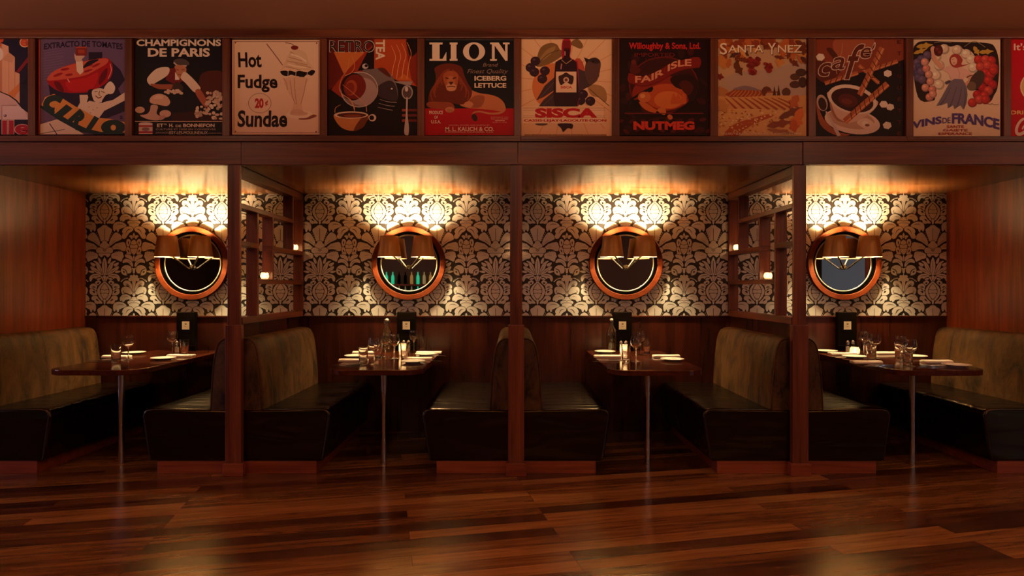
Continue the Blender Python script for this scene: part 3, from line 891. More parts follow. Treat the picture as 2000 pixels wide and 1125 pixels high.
a.p((180, 96, 66), [(1694, 580), (1740, 556), (1812, 690), (1770, 700)])
a.p((70, 50, 40), [(1500, 520), (1545, 490), (1590, 540), (1560, 580), (1500, 560)])
for i in range(16): a.e((225, 190, 158), 1440 + i * 9 + rnd.uniform(-6, 6), 560 + rnd.uniform(0, 30), 13, 11)
a.p((226, 178, 142), [(1300, 640), (1330, 605), (1390, 592), (1450, 615), (1478, 665), (1450, 698), (1380, 688), (1310, 672)])
a.p((240, 200, 165), [(1330, 630), (1370, 605), (1420, 615), (1400, 640)])
a.p((214, 168, 138), [(1315, 690), (1372, 700), (1360, 765), (1420, 800), (1370, 822), (1290, 815), (1215, 780), (1270, 770), (1300, 740)])
a.e((222, 174, 140), 1215, 732, 42, 28).e((222, 174, 140), 1435, 765, 50, 32).p((200, 150, 120), [(1380, 800), (1420, 780), (1440, 795), (1395, 822)])
for i in range(58):
    x = rnd.uniform(1700, 1930); y = rnd.uniform(560, 815)
    if y > 570 + (1930 - x) * 0.62: a.e(rnd.choice([(222, 190, 160), (236, 208, 176), (196, 160, 130)]), x, y, rnd.uniform(10, 22), rnd.uniform(9, 16))
for i in range(26): a.e(rnd.choice([(222, 190, 160), (206, 172, 140)]), rnd.uniform(1800, 1932), rnd.uniform(570, 700), rnd.uniform(10, 20), rnd.uniform(9, 15))
a.r4((222, 180, 140), 1172, 828, 1936, 836)
a.r4((220, 190, 165), 1206, 850, 1326, 942).e((230, 205, 180), 1266, 852, 60, 12).r4((180, 40, 40), 1206, 866, 1326, 880).r4((180, 40, 40), 1206, 918, 1326, 934).e((150, 110, 100), 1266, 900, 34, 16)
a.t(CR, 'ET', 1365, 852, 1420, 882, 0.03).t(CR, 'TS', 1424, 852, 1448, 864, 0.03).t(CR, 'H.', 1470, 852, 1506, 882, 0.03).t(CR, 'DE', 1526, 862, 1574, 882, 0.02).t(CR, 'BONNEFON', 1592, 852, 1864, 882, 0.03)
a.t((190, 160, 138), 'CULTURE ET MISE EN CONSERVES', 1355, 893, 1872, 908)
a.t((190, 160, 138), '(FRANCE)', 1355, 924, 1464, 942).t(CR, 'ISSY-LES-MOULINEAUX', 1470, 918, 1804, 944).t((190, 160, 138), '(SEINE)', 1812, 930, 1924, 942)
a.done('black poster of a man in a cap picking mushrooms, headed CHAMPIGNONS DE PARIS')

# ---- sundae poster
a = Art(430, 50, 4.6875, 110, 130, 916, 998, (242, 206, 168))
for (x0, y0, x1, y1) in ((124, 143, 906, 148), (124, 980, 906, 985), (124, 143, 129, 985), (901, 143, 906, 985)): a.r4((150, 60, 50), x0, y0, x1, y1)
for (x, y) in ((140, 157), (884, 160), (140, 968), (878, 972)): a.e((40, 20, 20), x, y, 6, 6)
K = (34, 18, 22)
a.t(K, 'Hot', 165, 245, 378, 384, 0.03, shear=-0.04).t(K, 'Fudge', 160, 450, 525, 612, 0.03).t(K, 'Sundae', 160, 775, 615, 930, 0.03, shear=0.04)
for i in range(40):
    t0, t1 = 2 * PI * i / 40, 2 * PI * (i + 1) / 40
    a._face([(363 + r * math.cos(t) * 105, 710 + r * math.sin(t) * 91) for (t, r) in ((t0, 1), (t1, 1), (t1, 0.968), (t0, 0.968))], a.col((90, 30, 30)))
a.t((185, 36, 36), '20', 318, 665, 398, 756, 0.05).t((185, 36, 36), '¢', 412, 684, 438, 738, 0.03)
a.l((120, 62, 48), [(425, 166), (500, 265), (572, 362)], 7).l((110, 40, 34), [(595, 157), (650, 165), (680, 190)], 5)
a.p((232, 196, 156), [(600, 385), (560, 405), (590, 340), (620, 270), (660, 220), (720, 215), (790, 255), (810, 330), (860, 390), (800, 410), (700, 400)])
for (x, y, w) in ((640, 240, 60), (630, 290, 120), (612, 325, 190), (690, 350, 140), (600, 375, 140)):
    a.l((196, 148, 110), [(x, y), (x + w * 0.5, y + 16), (x + w, y + 36)], 7)
a.l((250, 226, 190), [(650, 262), (720, 285), (790, 330)], 14).l((250, 226, 190), [(620, 352), (700, 375), (790, 385)], 12)
a.e((128, 40, 34), 682, 202, 34, 20)
a.p((30, 18, 20), [(550, 420), (600, 412), (620, 420), (640, 412), (690, 425), (720, 415), (800, 425), (840, 405), (870, 420), (840, 458), (800, 448), (770, 470), (750, 522), (728, 470), (690, 462), (650, 450), (620, 462), (575, 455)])
for (x) in (624, 696, 800): a.l((230, 190, 150), [(x, 412), (x - 4, 462)], 5, False)
a.p((232, 190, 152), [(590, 485), (800, 478), (780, 560), (745, 690), (748, 770), (662, 775), (672, 700), (620, 600)])
for pts in ([(578, 480), (604, 520), (618, 590)], [(680, 480), (685, 600), (700, 720)], [(790, 490), (770, 600), (738, 720)], [(640, 500), (660, 640), (690, 720)]): a.l((192, 140, 104), pts, 6)
a.e((248, 220, 184), 730, 815, 125, 38).e((226, 182, 144), 720, 805, 85, 20).p((150, 84, 58), [(720, 850), (790, 845), (850, 815), (885, 828), (820, 856), (740, 862)])
a.p((222, 176, 140), [(665, 770), (748, 770), (756, 805), (650, 805)])
a.done('cream poster of an ice cream sundae reading Hot Fudge 20 cent Sundae')

# ---- tea poster
a = Art(640, 60, 5.115, 5, 80, 898, 1046, (24, 14, 14))
a.p((104, 30, 22), [(5, 80), (465, 80), (465, 380), (200, 500), (5, 590)], False)
a.p((205, 112, 52), [(62, 215), (372, 215), (160, 430)], False)
a.p((160, 52, 28), [(160, 430), (372, 215), (465, 130), (465, 370), (330, 420), (140, 670), (35, 590)], False)
a.p((30, 16, 16), [(395, 215), (465, 150), (465, 390), (300, 400)], False)
a.p((186, 74, 34), [(465, 85), (898, 85), (898, 560), (700, 500), (465, 380)], False)
a.p((140, 42, 24), [(780, 90), (898, 85), (898, 560), (840, 500), (800, 300)], False)
a.p((28, 14, 14), [(790, 85), (898, 85), (898, 200), (830, 260), (800, 180)])
a.p((205, 104, 44), [(690, 490), (760, 430), (850, 500)], False)
a.t((208, 196, 178), 'RETRO', 16, 95, 470, 218, 0.012).t((34, 22, 24), 'RETRO', 22, 101, 464, 212, -0.004)
a.t((232, 214, 180), 'TEA', 480, 90, 572, 292, 0.03, rot=90)
for i in range(4):
    x = 636 + i * 52; y = 150 - 12 * i
    a.l((232, 160, 96), [(x, y), (x + 42, y + 110), (x + 20, y + 210), (x, 480)], (4, 7))
a.p((120, 104, 98), [(345, 405), (430, 385), (560, 378), (640, 450), (692, 560), (692, 690), (560, 660), (420, 560)])
a.p((62, 46, 46), [(500, 560), (600, 500), (660, 520), (692, 600), (690, 700), (560, 680), (500, 640)])
a.p((96, 40, 28), [(500, 380), (570, 376), (632, 460), (590, 450)]).e((232, 214, 196), 640, 580, 9, 8)
for i in range(3): a.l((176, 160, 150), [(520 - 10 * i, 685 + 40 * i), (600, 710 + 38 * i), (690 - 20 * i, 715 + 40 * i)], (3, 7))
a.e((206, 192, 180), 375, 355, 30, 26).e((34, 20, 20), 385, 350, 17, 15)
a.e((206, 188, 172), 317, 588, 188, 178, -12).e((140, 110, 100), 317, 588, 180, 170, -12)
a.e((178, 148, 136), 350, 610, 145, 140, -10)
a.e((40, 18, 18), 255, 560, 124, 138, 14).e((122, 34, 24), 270, 560, 112, 124, 14).e((178, 76, 36), 235, 570, 58, 78, 10).e((140, 44, 28), 222, 578, 44, 62, 10)
for pts in ([(240, 250), (270, 350), (235, 420), (170, 450)], [(215, 280), (200, 380), (140, 480), (120, 600), (230, 700), (270, 800)], [(150, 540), (250, 620), (370, 730), (390, 810)], [(140, 640), (230, 690), (270, 780)], [(130, 740), (80, 770), (72, 820)]):
    a.l((224, 150, 92), pts, (3, 7))
a.p((214, 136, 70), [(66, 838), (230, 870), (402, 838), (385, 915), (330, 980), (240, 1000), (150, 975), (90, 915)])
a.p((120, 60, 30), [(330, 980), (385, 915), (400, 850), (330, 880), (260, 995)])
a.e((238, 206, 170), 234, 842, 170, 36).e((92, 40, 24), 240, 844, 146, 25).e((150, 66, 32), 250, 850, 90, 13)
a.e((236, 206, 174), 447, 870, 38, 36).e((30, 16, 16), 440, 870, 24, 24)
a.p((168, 150, 138), [(648, 506), (850, 506), (830, 545), (770, 540), (690, 520)], False)
a.e((176, 160, 150), 795, 615, 56, 72).e((92, 72, 66), 795, 618, 44, 58).e((216, 200, 190), 788, 585, 16, 24)
for i in range(3): a.r4((176, 76, 60), 744, 782 + 52 * i, 785, 806 + 52 * i).r4((116, 44, 36), 795, 782 + 52 * i, 895, 806 + 52 * i)
a.p((206, 188, 172), [(785, 680), (800, 680), (798, 840), (812, 960), (806, 1040), (775, 1040), (764, 1000), (780, 850)])
a.done('red and black poster of a tilted mug, teacup and spoon')

# ---- lion poster
a = Art(810, 50, 4.6875, 95, 128, 912, 1003, (20, 18, 22))
a.r4((66, 78, 78), 95, 128, 912, 133).r4((66, 78, 78), 905, 128, 912, 760)
a.r4((186, 16, 30), 95, 758, 912, 1003)
def rects(c, *rs):
    for r in rs: a.r4(c, *r)
rects(CR, (160, 158, 228, 320), (135, 155, 255, 173), (135, 304, 290, 322))
a.p(CR, [(290, 240), (290, 322), (225, 322), (255, 305)], False)
rects(CR, (330, 158, 382, 320), (320, 155, 392, 173), (320, 304, 392, 322))
a.e(CR, 543, 238, 101, 85).e((20, 18, 22), 543, 238, 47, 68)
rects(CR, (707, 158, 732, 320), (828, 158, 850, 320), (690, 155, 770, 171), (690, 306, 752, 322), (808, 155, 868, 171))
a.p(CR, [(712, 155), (768, 155), (850, 275), (850, 322), (830, 322)], False)
DM = (150, 120, 98)
a.t(DM, 'Brand', 628, 343, 758, 376, shear=0.35).t(DM, 'Finest Quality', 485, 398, 850, 450, shear=0.35)
a.t(CR, 'ICEBERG', 547, 460, 838, 505, 0.035).t(CR, 'LETTUCE', 547, 525, 838, 570, 0.035)
a.p((206, 124, 76), [(440, 540), (520, 590), (600, 620), (680, 630), (760, 655), (812, 700), (828, 750), (800, 785), (700, 772), (620, 765), (470, 750), (400, 700)])
a.p((166, 90, 54), [(560, 640), (640, 650), (610, 740), (520, 750), (500, 690)])
a.p((112, 42, 24), [(182, 390), (250, 354), (335, 348), (425, 376), (452, 450), (482, 520), (525, 600), (500, 680), (430, 722), (300, 705), (200, 722), (128, 700), (140, 600), (188, 520), (192, 450)])
for i in range(20):
    t = i / 19; x = 150 + 340 * t; y0 = 600 - 200 * math.sin(PI * t) - 20
    a.l((150, 66, 34), [(x * 0.5 + 165, y0 * 0.5 + 220), (x, y0 + 20), (x + rnd.uniform(-25, 25), y0 + 110)], (6, 11))
a.p((176, 88, 48), [(262, 455), (300, 420), (360, 420), (398, 455), (392, 540), (370, 588), (330, 600), (296, 580), (272, 530)])
a.p((196, 112, 66), [(305, 470), (350, 470), (368, 540), (300, 545)])
a.p((216, 150, 104), [(290, 545), (330, 530), (380, 548), (372, 590), (330, 600), (295, 588)])
a.l((60, 22, 18), [(280, 478), (310, 486)], 11, False).l((60, 22, 18), [(348, 486), (380, 476)], 11, False)
a.p((70, 28, 24), [(312, 516), (355, 514), (338, 542), (326, 542)], False).l((80, 30, 26), [(296, 562), (334, 556), (374, 562)], 7)
a.p((160, 76, 44), [(108, 725), (135, 698), (250, 700), (330, 706), (365, 745), (355, 790), (300, 798), (272, 770), (150, 756)])
a.e((206, 130, 86), 320, 770, 42, 26).e((214, 140, 92), 494, 722, 42, 28)
for x in (305, 322, 340): a.l((120, 60, 40), [(x, 765), (x, 790)], 4, False)
a.l((204, 130, 84), [(812, 720), (822, 768), (780, 800), (690, 806), (600, 788), (540, 798), (528, 835)], (22, 12))
a.e((58, 34, 24), 548, 842, 24, 36, -25)
a.t(CR, 'PRODUCE', 133, 780, 258, 812, 0.02).t(CR, 'OF', 180, 825, 213, 853, 0.02).t(CR, 'U.S.A.', 150, 866, 240, 896, 0.02)
PK = (226, 170, 146)
a.t(PK, 'GROWN, PACKED AND SHIPPED BY', 310, 907, 685, 921).t(CR, 'M. L. KALICH & CO.', 280, 928, 725, 966, 0.02).t(PK, 'WATSONVILLE, CALIFORNIA, U.S.A.', 275, 968, 722, 985, 0.01)
a.t(PK, 'COPYRIGHT 1923', 697, 835, 856, 845).t(PK, 'TRADE MARK REGISTERED', 697, 851, 856, 861).t(PK, 'JUNE 17, 1924', 712, 882, 842, 892).r4(PK, 735, 868, 825, 874)
a.done('black and red poster of a resting lion beside lettuce lettering')

# ---- wine bottle and bird poster
a = Art(810, 50, 4.6875, 976, 125, 1806, 1010, (242, 196, 146))
for i in range(22):
    t = 2 * PI * i / 22
    a.l((226, 164, 112), [(1390 + 150 * math.cos(t), 500 + 150 * math.sin(t)), (1390 + 560 * math.cos(t + 0.05), 500 + 560 * math.sin(t + 0.05))], 7, False)
a.e((222, 128, 70), 1280, 560, 205, 215)
a.p((196, 86, 60), [(1290, 600), (1480, 300), (1560, 440), (1480, 740), (1290, 740)])
LF = (136, 100, 56)
a.p(LF, [(1112, 360), (1125, 270), (1160, 195), (1235, 160), (1300, 172), (1330, 220), (1372, 235), (1340, 285), (1230, 352), (1140, 378)])
a.p((166, 128, 74), [(1130, 340), (1200, 230), (1290, 190), (1250, 260)]).l((90, 62, 36), [(1120, 365), (1210, 270), (1320, 225)], 6)
a.p(LF, [(1428, 170), (1450, 135), (1500, 128), (1540, 180), (1520, 212), (1460, 190)])
a.p((176, 132, 80), [(1585, 570), (1640, 540), (1720, 560), (1756, 620), (1750, 700), (1690, 660), (1620, 640)]).l((90, 60, 36), [(1600, 580), (1690, 660), (1780, 735)], 6)
for pts in ([(1112, 685), (1190, 550), (1300, 455), (1310, 570), (1180, 655)], [(1135, 740), (1180, 680), (1300, 580), (1310, 740)]): a.p((72, 52, 54), pts, False)
a.l((104, 80, 76), [(1130, 680), (1290, 500)], 5, False).l((104, 80, 76), [(1180, 730), (1290, 620)], 5, False)
a.p((78, 58, 58), [(1470, 400), (1560, 420), (1640, 420), (1690, 450), (1650, 520), (1570, 572), (1480, 592)])
a.p((98, 66, 58), [(1565, 350), (1600, 305), (1660, 294), (1700, 330), (1698, 400), (1670, 500), (1600, 540), (1560, 440)])
a.p((60, 40, 44), [(1590, 318), (1650, 295), (1700, 330), (1660, 350)]).p((50, 34, 38), [(1548, 290), (1605, 312), (1572, 348)], False).e((20, 14, 16), 1632, 330, 8, 8)
BB = (58, 34, 44)
for (x, y) in ((1105, 325), (1060, 385), (1095, 425), (1192, 415), (1168, 488), (1540, 630), (1518, 685), (1608, 692), (1460, 712)):
    a.e(BB, x, y, 45, 42).e((96, 66, 76), x - 12, y - 13, 12, 9).e((30, 18, 24), x + 6, y + 38, 9, 7)
a.p((180, 30, 60), [(1355, 135), (1426, 135), (1430, 225), (1422, 290), (1470, 320), (1496, 370), (1494, 742), (1420, 742), (1350, 320)])
a.p((50, 24, 32), [(1366, 215), (1418, 215), (1420, 290), (1464, 325), (1486, 380), (1486, 740), (1284, 740), (1284, 380), (1306, 325), (1364, 290)])
a.r4((128, 34, 32), 1358, 138, 1422, 222).r4((90, 24, 26), 1358, 205, 1422, 222)
a.l((206, 140, 130), [(1375, 235), (1376, 275)], 10, False).l((190, 120, 120), [(1345, 350), (1338, 400)], 12, False).l((206, 160, 110), [(1345, 315), (1386, 350), (1440, 312)], 6, False)
a.r4((244, 206, 164), 1293, 422, 1480, 612)
a.p((64, 40, 40), [(1316, 470), (1350, 450), (1385, 430), (1420, 450), (1455, 470), (1440, 540), (1385, 520), (1335, 545)]).e((230, 190, 150), 1386, 498, 26, 26).e((120, 60, 50), 1386, 498, 14, 14)
a.t((200, 40, 40), 'SISCA', 1335, 555, 1440, 576, 0.04)
a.r4((250, 214, 168), 976, 742, 1730, 895)
for y in (750, 762, 776, 826, 840): a.r4((190, 120, 80), 990, y, 1745, y + 3)
a.t((198, 28, 36), 'SISCA', 1100, 756, 1672, 846, 0.06)
a.t((198, 28, 36), 'CASSIS·LEJAY·LAGOUTE·DIJON', 1000, 858, 1755, 886, 0.04)
a.p(BB, [(1310, 900), (1440, 900), (1440, 945), (1400, 940), (1360, 975), (1340, 940)]).p((100, 76, 56), [(1105, 898), (1215, 898), (1190, 914), (1130, 914)])
a.r4((150, 100, 76), 1005, 1000, 1755, 1007)
a.t((120, 76, 56), "SISCA, PRODUCTION DE LEJAY-LAGOUTE, CREATEUR DU CASSIS DE DIJON", 1005, 994, 1755, 1006)
a.done('cream poster of a dark bottle with bird, leaves and currants')

# ---- nutmeg poster
a = Art(1190, 50, 4.6875, 86, 125, 918, 1005, (38, 16, 16))
for i in range(26):
    a.e(rnd.choice([(62, 20, 18), (52, 26, 18), (72, 24, 20)]), rnd.uniform(90, 910), rnd.uniform(130, 1000), rnd.uniform(20, 60), rnd.uniform(15, 45), rnd.uniform(0, 90))
a.e((112, 30, 26), 498, 545, 320, 262).e((66, 22, 18), 498, 545, 308, 250)
a.e((148, 44, 26), 480, 620, 270, 165).e((196, 84, 40), 520, 650, 190, 118).e((220, 118, 56), 540, 680, 130, 80)
a.p((46, 20, 16), [(560, 480), (700, 440), (810, 500), (800, 640), (740, 700), (690, 600), (600, 560)]).p((82, 30, 20), [(640, 540), (700, 500), (770, 560), (720, 640)])
for x in (560, 600, 650): a.p((206, 96, 44), [(x, 700), (x + 30, 620), (x + 60, 700), (x + 20, 720)])
a.p((60, 22, 18), [(285, 390), (360, 320), (480, 300), (560, 320), (460, 380), (350, 420)])
a.p((92, 30, 24), [(190, 430), (205, 340), (240, 320), (260, 380), (290, 400), (260, 440)]).e((110, 40, 30), 222, 335, 22, 22)
a.l((30, 16, 16), [(140, 800), (180, 700), (260, 640), (350, 590), (400, 570)], (16, 26))
a.p((28, 14, 14), [(200, 690), (280, 680), (310, 720), (230, 760)])
a.e((206, 110, 58), 320, 655, 58, 48).e((232, 156, 90), 305, 645, 24, 20).p((28, 16, 20), [(345, 590), (395, 570), (392, 600), (360, 610)])
a.p((206, 104, 50), [(270, 700), (340, 710), (430, 770), (470, 760), (430, 800), (330, 770)])
a.p((214, 120, 60), [(440, 770), (500, 750), (520, 800), (490, 820)])
a.l((30, 14, 14), [(430, 790), (500, 830), (620, 790), (760, 700)], 26)
a.t((206, 44, 40), 'Willoughby & Sons, Ltd.', 180, 155, 835, 232, 0.03)
a.t((116, 34, 28), 'IMPORTED', 232, 250, 600, 286, 0.01).t((92, 30, 24), 'FANCY', 330, 300, 460, 322)
a.p((134, 34, 26), [(176, 445), (200, 440), (300, 468), (430, 425), (540, 360), (680, 312), (822, 290), (826, 380), (700, 398), (580, 440), (450, 515), (310, 552), (178, 520)])
a.l((90, 22, 18), [(178, 524), (310, 555), (450, 518), (580, 444), (700, 402), (826, 384)], 6)
rib = lambda x, y: (x, y + 490 - 0.0 - (x - 240) * 0.30 + 26 * math.sin((x - 240) / 510 * 2 * PI))
a.t((226, 150, 112), 'FAIR ISLE', 236, -30, 752, 34, 0.03, warp=rib)
a.r4((130, 36, 34), 140, 800, 860, 808).r4((26, 12, 12), 86, 822, 918, 832)
a.e((70, 22, 20), 500, 920, 200, 80).e((34, 14, 14), 500, 920, 188, 70)
for i in range(16): a.e(rnd.choice([(92, 26, 22), (76, 22, 20)]), 100 + i * 54, 870 + 90 * (i % 2) + rnd.uniform(-12, 12), 32, 16, rnd.uniform(-50, 50))
a.t((228, 72, 52), 'NUTMEG', 220, 876, 780, 956, 0.06)
a.e((206, 110, 60), 555, 838, 26, 22, 40)
a.done('dark red poster with a waving ribbon and the word NUTMEG')

# ---- vineyard poster
a = Art(1190, 50, 4.6875, 979, 125, 1804, 1010, (206, 162, 118))
a.p((190, 158, 132), [(1040, 480), (1200, 420), (1500, 400), (1700, 330), (1804, 330), (1804, 640), (979, 640)], False)
a.p((142, 116, 118), [(1140, 590), (1220, 552), (1300, 560), (1400, 592), (1500, 600)])
a.p((196, 128, 72), [(979, 560), (1060, 575), (1100, 620), (1060, 650), (979, 640)])
a.p((166, 76, 40), [(1060, 630), (1140, 586), (1390, 596), (1420, 650), (1100, 656)], False)
for i in range(9): a.l((214, 140, 78), [(1095 + 36 * i, 650), (1125 + 36 * i, 620), (1160 + 30 * i, 594)], 7)
a.e((112, 58, 36), 1440, 605, 46, 48).p((206, 150, 100), [(1430, 630), (1460, 600), (1550, 598), (1580, 635), (1560, 650), (1430, 650)], False).r4((150, 70, 46), 1438, 602, 1560, 614)
for (x, h) in ((1512, 90), (1550, 100), (1620, 80)): a.p((84, 50, 38), [(x - 16, 640), (x, 640 - h), (x + 16, 640)], False)
a.e((104, 62, 42), 1620, 610, 40, 40).e((96, 58, 42), 1700, 470, 46, 32).e((80, 50, 38), 1755, 430, 50, 36).e((90, 54, 40), 1700, 540, 50, 34).e((76, 46, 36), 1770, 520, 40, 50)
a.p((220, 158, 92), [(979, 640), (1120, 660), (1500, 640), (1804, 640), (1804, 800), (979, 780)], False)
for i in range(9): a.l((168, 84, 44), [(1060 + 60 * i, 662), (1100 + 66 * i, 700), (1170 + 74 * i, 770)], (7, 22))
a.p((228, 172, 106), [(979, 770), (1200, 760), (1500, 770), (1804, 800), (1804, 1010), (979, 1010)], False)
a.p((190, 92, 48), [(1060, 975), (1150, 900), (1300, 850), (1460, 810), (1500, 830), (1350, 890), (1230, 960), (1180, 1010), (1060, 1010)])
for i in range(150):
    x = rnd.uniform(985, 1640); y = rnd.uniform(775, 985)
    a.e(rnd.choice([(242, 206, 150), (236, 186, 120), (176, 96, 52), (206, 130, 70)]), x, y, rnd.uniform(6, 14), rnd.uniform(4, 9), rnd.uniform(-40, 40), 8)
def leaf(c, cx, cy, L, W, ang):
    t = math.radians(ang); q = []
    for (u, v) in ((-1, 0), (-0.5, 0.7), (-0.1, 0.6), (0.2, 1.0), (0.45, 0.5), (1, 0), (0.45, -0.5), (0.2, -1.0), (-0.1, -0.6), (-0.5, -0.7)):
        q.append((cx + u * L * math.cos(t) - v * W * math.sin(t), cy + u * L * math.sin(t) + v * W * math.cos(t)))
    a.p(c, q)
for (c, x, y, L, W, g) in (((170, 84, 40), 1080, 150, 90, 55, 30), ((206, 130, 60), 1040, 330, 75, 70, 80), ((150, 66, 36), 1200, 160, 80, 50, -20), ((196, 104, 50), 1330, 150, 90, 50, 10),
                           ((110, 56, 34), 1180, 400, 70, 40, 60), ((226, 156, 76), 1190, 310, 60, 40, 20), ((170, 80, 40), 1480, 160, 80, 50, 30), ((216, 140, 66), 1560, 320, 70, 45, 100), ((196, 116, 56), 1690, 170, 110, 70, 20),
                           ((226, 160, 84), 1640, 270, 70, 40, 60), ((120, 56, 34), 1690, 340, 60, 30, 40), ((206, 140, 72), 1770, 250, 60, 60, 80), ((130, 46, 36), 1010, 470, 40, 34, 10), ((90, 52, 36), 1240, 250, 50, 30, 40)):
    leaf(c, x, y, L, W, g)
for i in range(44):
    yy = rnd.uniform(0, 1); a.e(rnd.choice([(150, 44, 34), (122, 34, 32), (170, 60, 44)]), 1310 + rnd.uniform(-70, 70) * (1 - 0.7 * yy) + 5, 300 + 150 * yy, 19, 18)
for i in range(16):
    yy = rnd.uniform(0, 1); a.e(rnd.choice([(150, 44, 34), (122, 34, 32)]), 1458 + rnd.uniform(-38, 38) * (1 - 0.7 * yy), 350 + 75 * yy, 16, 15)
for (c, x, y, L, W, g) in (((150, 76, 50), 1560, 900, 120, 40, -10), ((196, 104, 56), 1690, 700, 70, 50, 120), ((126, 70, 50), 1660, 800, 120, 40, -25), ((226, 120, 56), 1720, 860, 110, 60, 110), ((206, 96, 50), 1690, 920, 60, 50, 80), ((176, 110, 70), 1570, 970, 130, 24, 10), ((206, 140, 80), 1040, 740, 70, 60, 60)):
    leaf(c, x, y, L, W, g)
for i in range(26):
    leaf(rnd.choice([(170, 84, 40), (206, 130, 60), (150, 66, 36), (196, 104, 50), (226, 156, 76), (116, 56, 34)]), rnd.uniform(990, 1800), rnd.uniform(130, 250), rnd.uniform(45, 80), rnd.uniform(26, 48), rnd.uniform(0, 180))
for i in range(12):
    leaf(rnd.choice([(120, 56, 34), (196, 104, 50), (90, 50, 36)]), rnd.choice([rnd.uniform(1080, 1230), rnd.uniform(1500, 1790)]), rnd.uniform(250, 350), rnd.uniform(30, 55), rnd.uniform(18, 30), rnd.uniform(0, 180))
WS = (250, 226, 190); SH = (96, 50, 34)
for dx, dy, c in ((5, 6, SH), (0, 0, WS)):
    a.t(c, 'S', 1010 + dx, 162 + dy, 1076 + dx, 268 + dy, 0.01).t(c, 'ANTA', 1086 + dx, 182 + dy, 1406 + dx, 250 + dy, 0.01)
    a.t(c, 'Y', 1448 + dx, 162 + dy, 1522 + dx, 268 + dy, 0.01).t(c, 'NEZ', 1540 + dx, 182 + dy, 1760 + dx, 250 + dy, 0.01)
a.t(WS, 'BALLARD • BUELLTON • LOS ALAMOS • LOS OLIVOS • SOLVANG', 1025, 982, 1755, 1002, 0.005)
a.done('golden vineyard poster with rows of vines, grapes and autumn leaves')

# ---- coffee poster
a = Art(1570, 50, 4.651, 95, 125, 908, 1003, (30, 18, 20))
a.p((146, 66, 42), [(95, 125), (908, 125), (908, 310), (640, 392), (470, 440), (200, 520), (95, 440)], False)
a.p((176, 92, 60), [(280, 125), (640, 125), (500, 300), (330, 330)]).p((100, 42, 30), [(95, 300), (200, 330), (330, 420), (200, 520), (95, 440)])
a.p((92, 44, 30), [(205, 215), (250, 205), (310, 280), (280, 310)])
a.l((190, 120, 80), [(350, 160), (340, 260), (290, 340), (300, 440)], 8)
def stick(x0, y0, x1, y1, w):
    a.l((188, 104, 62), [(x0, y0), (x1, y1)], w, False)
    a.l((226, 150, 100), [(x0 + w * 0.16, y0 + w * 0.16), (x1 + w * 0.16, y1 + w * 0.16)], w * 0.22, False)
    d = math.hypot(x1 - x0, y1 - y0); ux, uy = (x1 - x0) / d, (y1 - y0) / d
    for i in range(1, int(d / 55)):
        cx, cy = x0 + ux * 55 * i, y0 + uy * 55 * i
        a.l((96, 44, 30), [(cx - uy * w * 0.5 - ux * 16, cy + ux * w * 0.5 - uy * 16), (cx + uy * w * 0.5 + ux * 16, cy - ux * w * 0.5 + uy * 16)], 8, False)
stick(190, 525, 490, 430, 36); stick(500, 360, 680, 522, 34); stick(850, 325, 560, 420, 36)
SG = (244, 224, 200)
for (x, y, r, g) in ((150, 287, 42, 10), (762, 435, 40, 25), (725, 715, 40, 0), (784, 740, 38, 20), (757, 907, 42, 15)):
    a.p(SG, [(x + r * math.cos(math.radians(60 * i + g)), y + r * 0.85 * math.sin(math.radians(60 * i + g))) for i in range(6)], False)
a.p((170, 90, 58), [(112, 690), (180, 850), (300, 960), (420, 990), (300, 1000), (150, 900)])
a.e((236, 206, 184), 440, 870, 255, 112, 10).e((206, 160, 132), 430, 850, 215, 86, 10)
a.p((226, 186, 160), [(222, 600), (235, 700), (250, 780), (310, 850), (400, 885), (520, 850), (640, 760), (662, 680), (450, 660)])
a.p((176, 116, 86), [(240, 690), (300, 830), (390, 880), (300, 860), (245, 770)])
a.e((240, 216, 192), 440, 670, 226, 128, 14).e((60, 26, 22), 440, 678, 196, 104, 14).e((92, 36, 28), 400, 680, 90, 60, 14).e((120, 50, 36), 390, 690, 50, 26, 14)
a.p((236, 206, 182), [(480, 880), (560, 840), (640, 890), (620, 930), (560, 940)]).e((246, 226, 204), 555, 890, 28, 26).e((140, 90, 70), 575, 905, 22, 12)
stick(712, 200, 506, 630, 52); stick(760, 528, 370, 872, 56)
a.e((206, 172, 152), 165, 702, 48, 76, -15).e((60, 34, 32), 168, 712, 36, 60, -15).l((216, 190, 176), [(200, 780), (250, 870), (320, 1003)], (14, 34))
for (s, x0, y0, x1, y1) in (('c', 128, 330, 244, 468), ('a', 256, 280, 386, 408), ('f', 388, 162, 512, 496), ('e', 506, 192, 620, 306)):
    a.t((228, 196, 172), s, x0, y0, x1, y1, 0.03, shear=0.3)
    a.t((104, 44, 30), s, x0 + 7, y0 + 7, x1 - 7, y1 - 7, 0.008, shear=0.3)
a.p((228, 196, 172), [(640, 150), (652, 165), (640, 215), (600, 230), (620, 195)]).p((104, 44, 30), [(640, 165), (642, 180), (632, 208), (612, 220), (626, 192)])
for i, s in enumerate('ETIQUETTE'): a.t((84, 30, 26), s, 846 if s != 'I' else 862, 132 + 104 * i, 886 if s != 'I' else 870, 166 + 104 * i, 0.03)
a.done('brown poster of a coffee cup with wafer sticks and sugar lumps reading cafe')

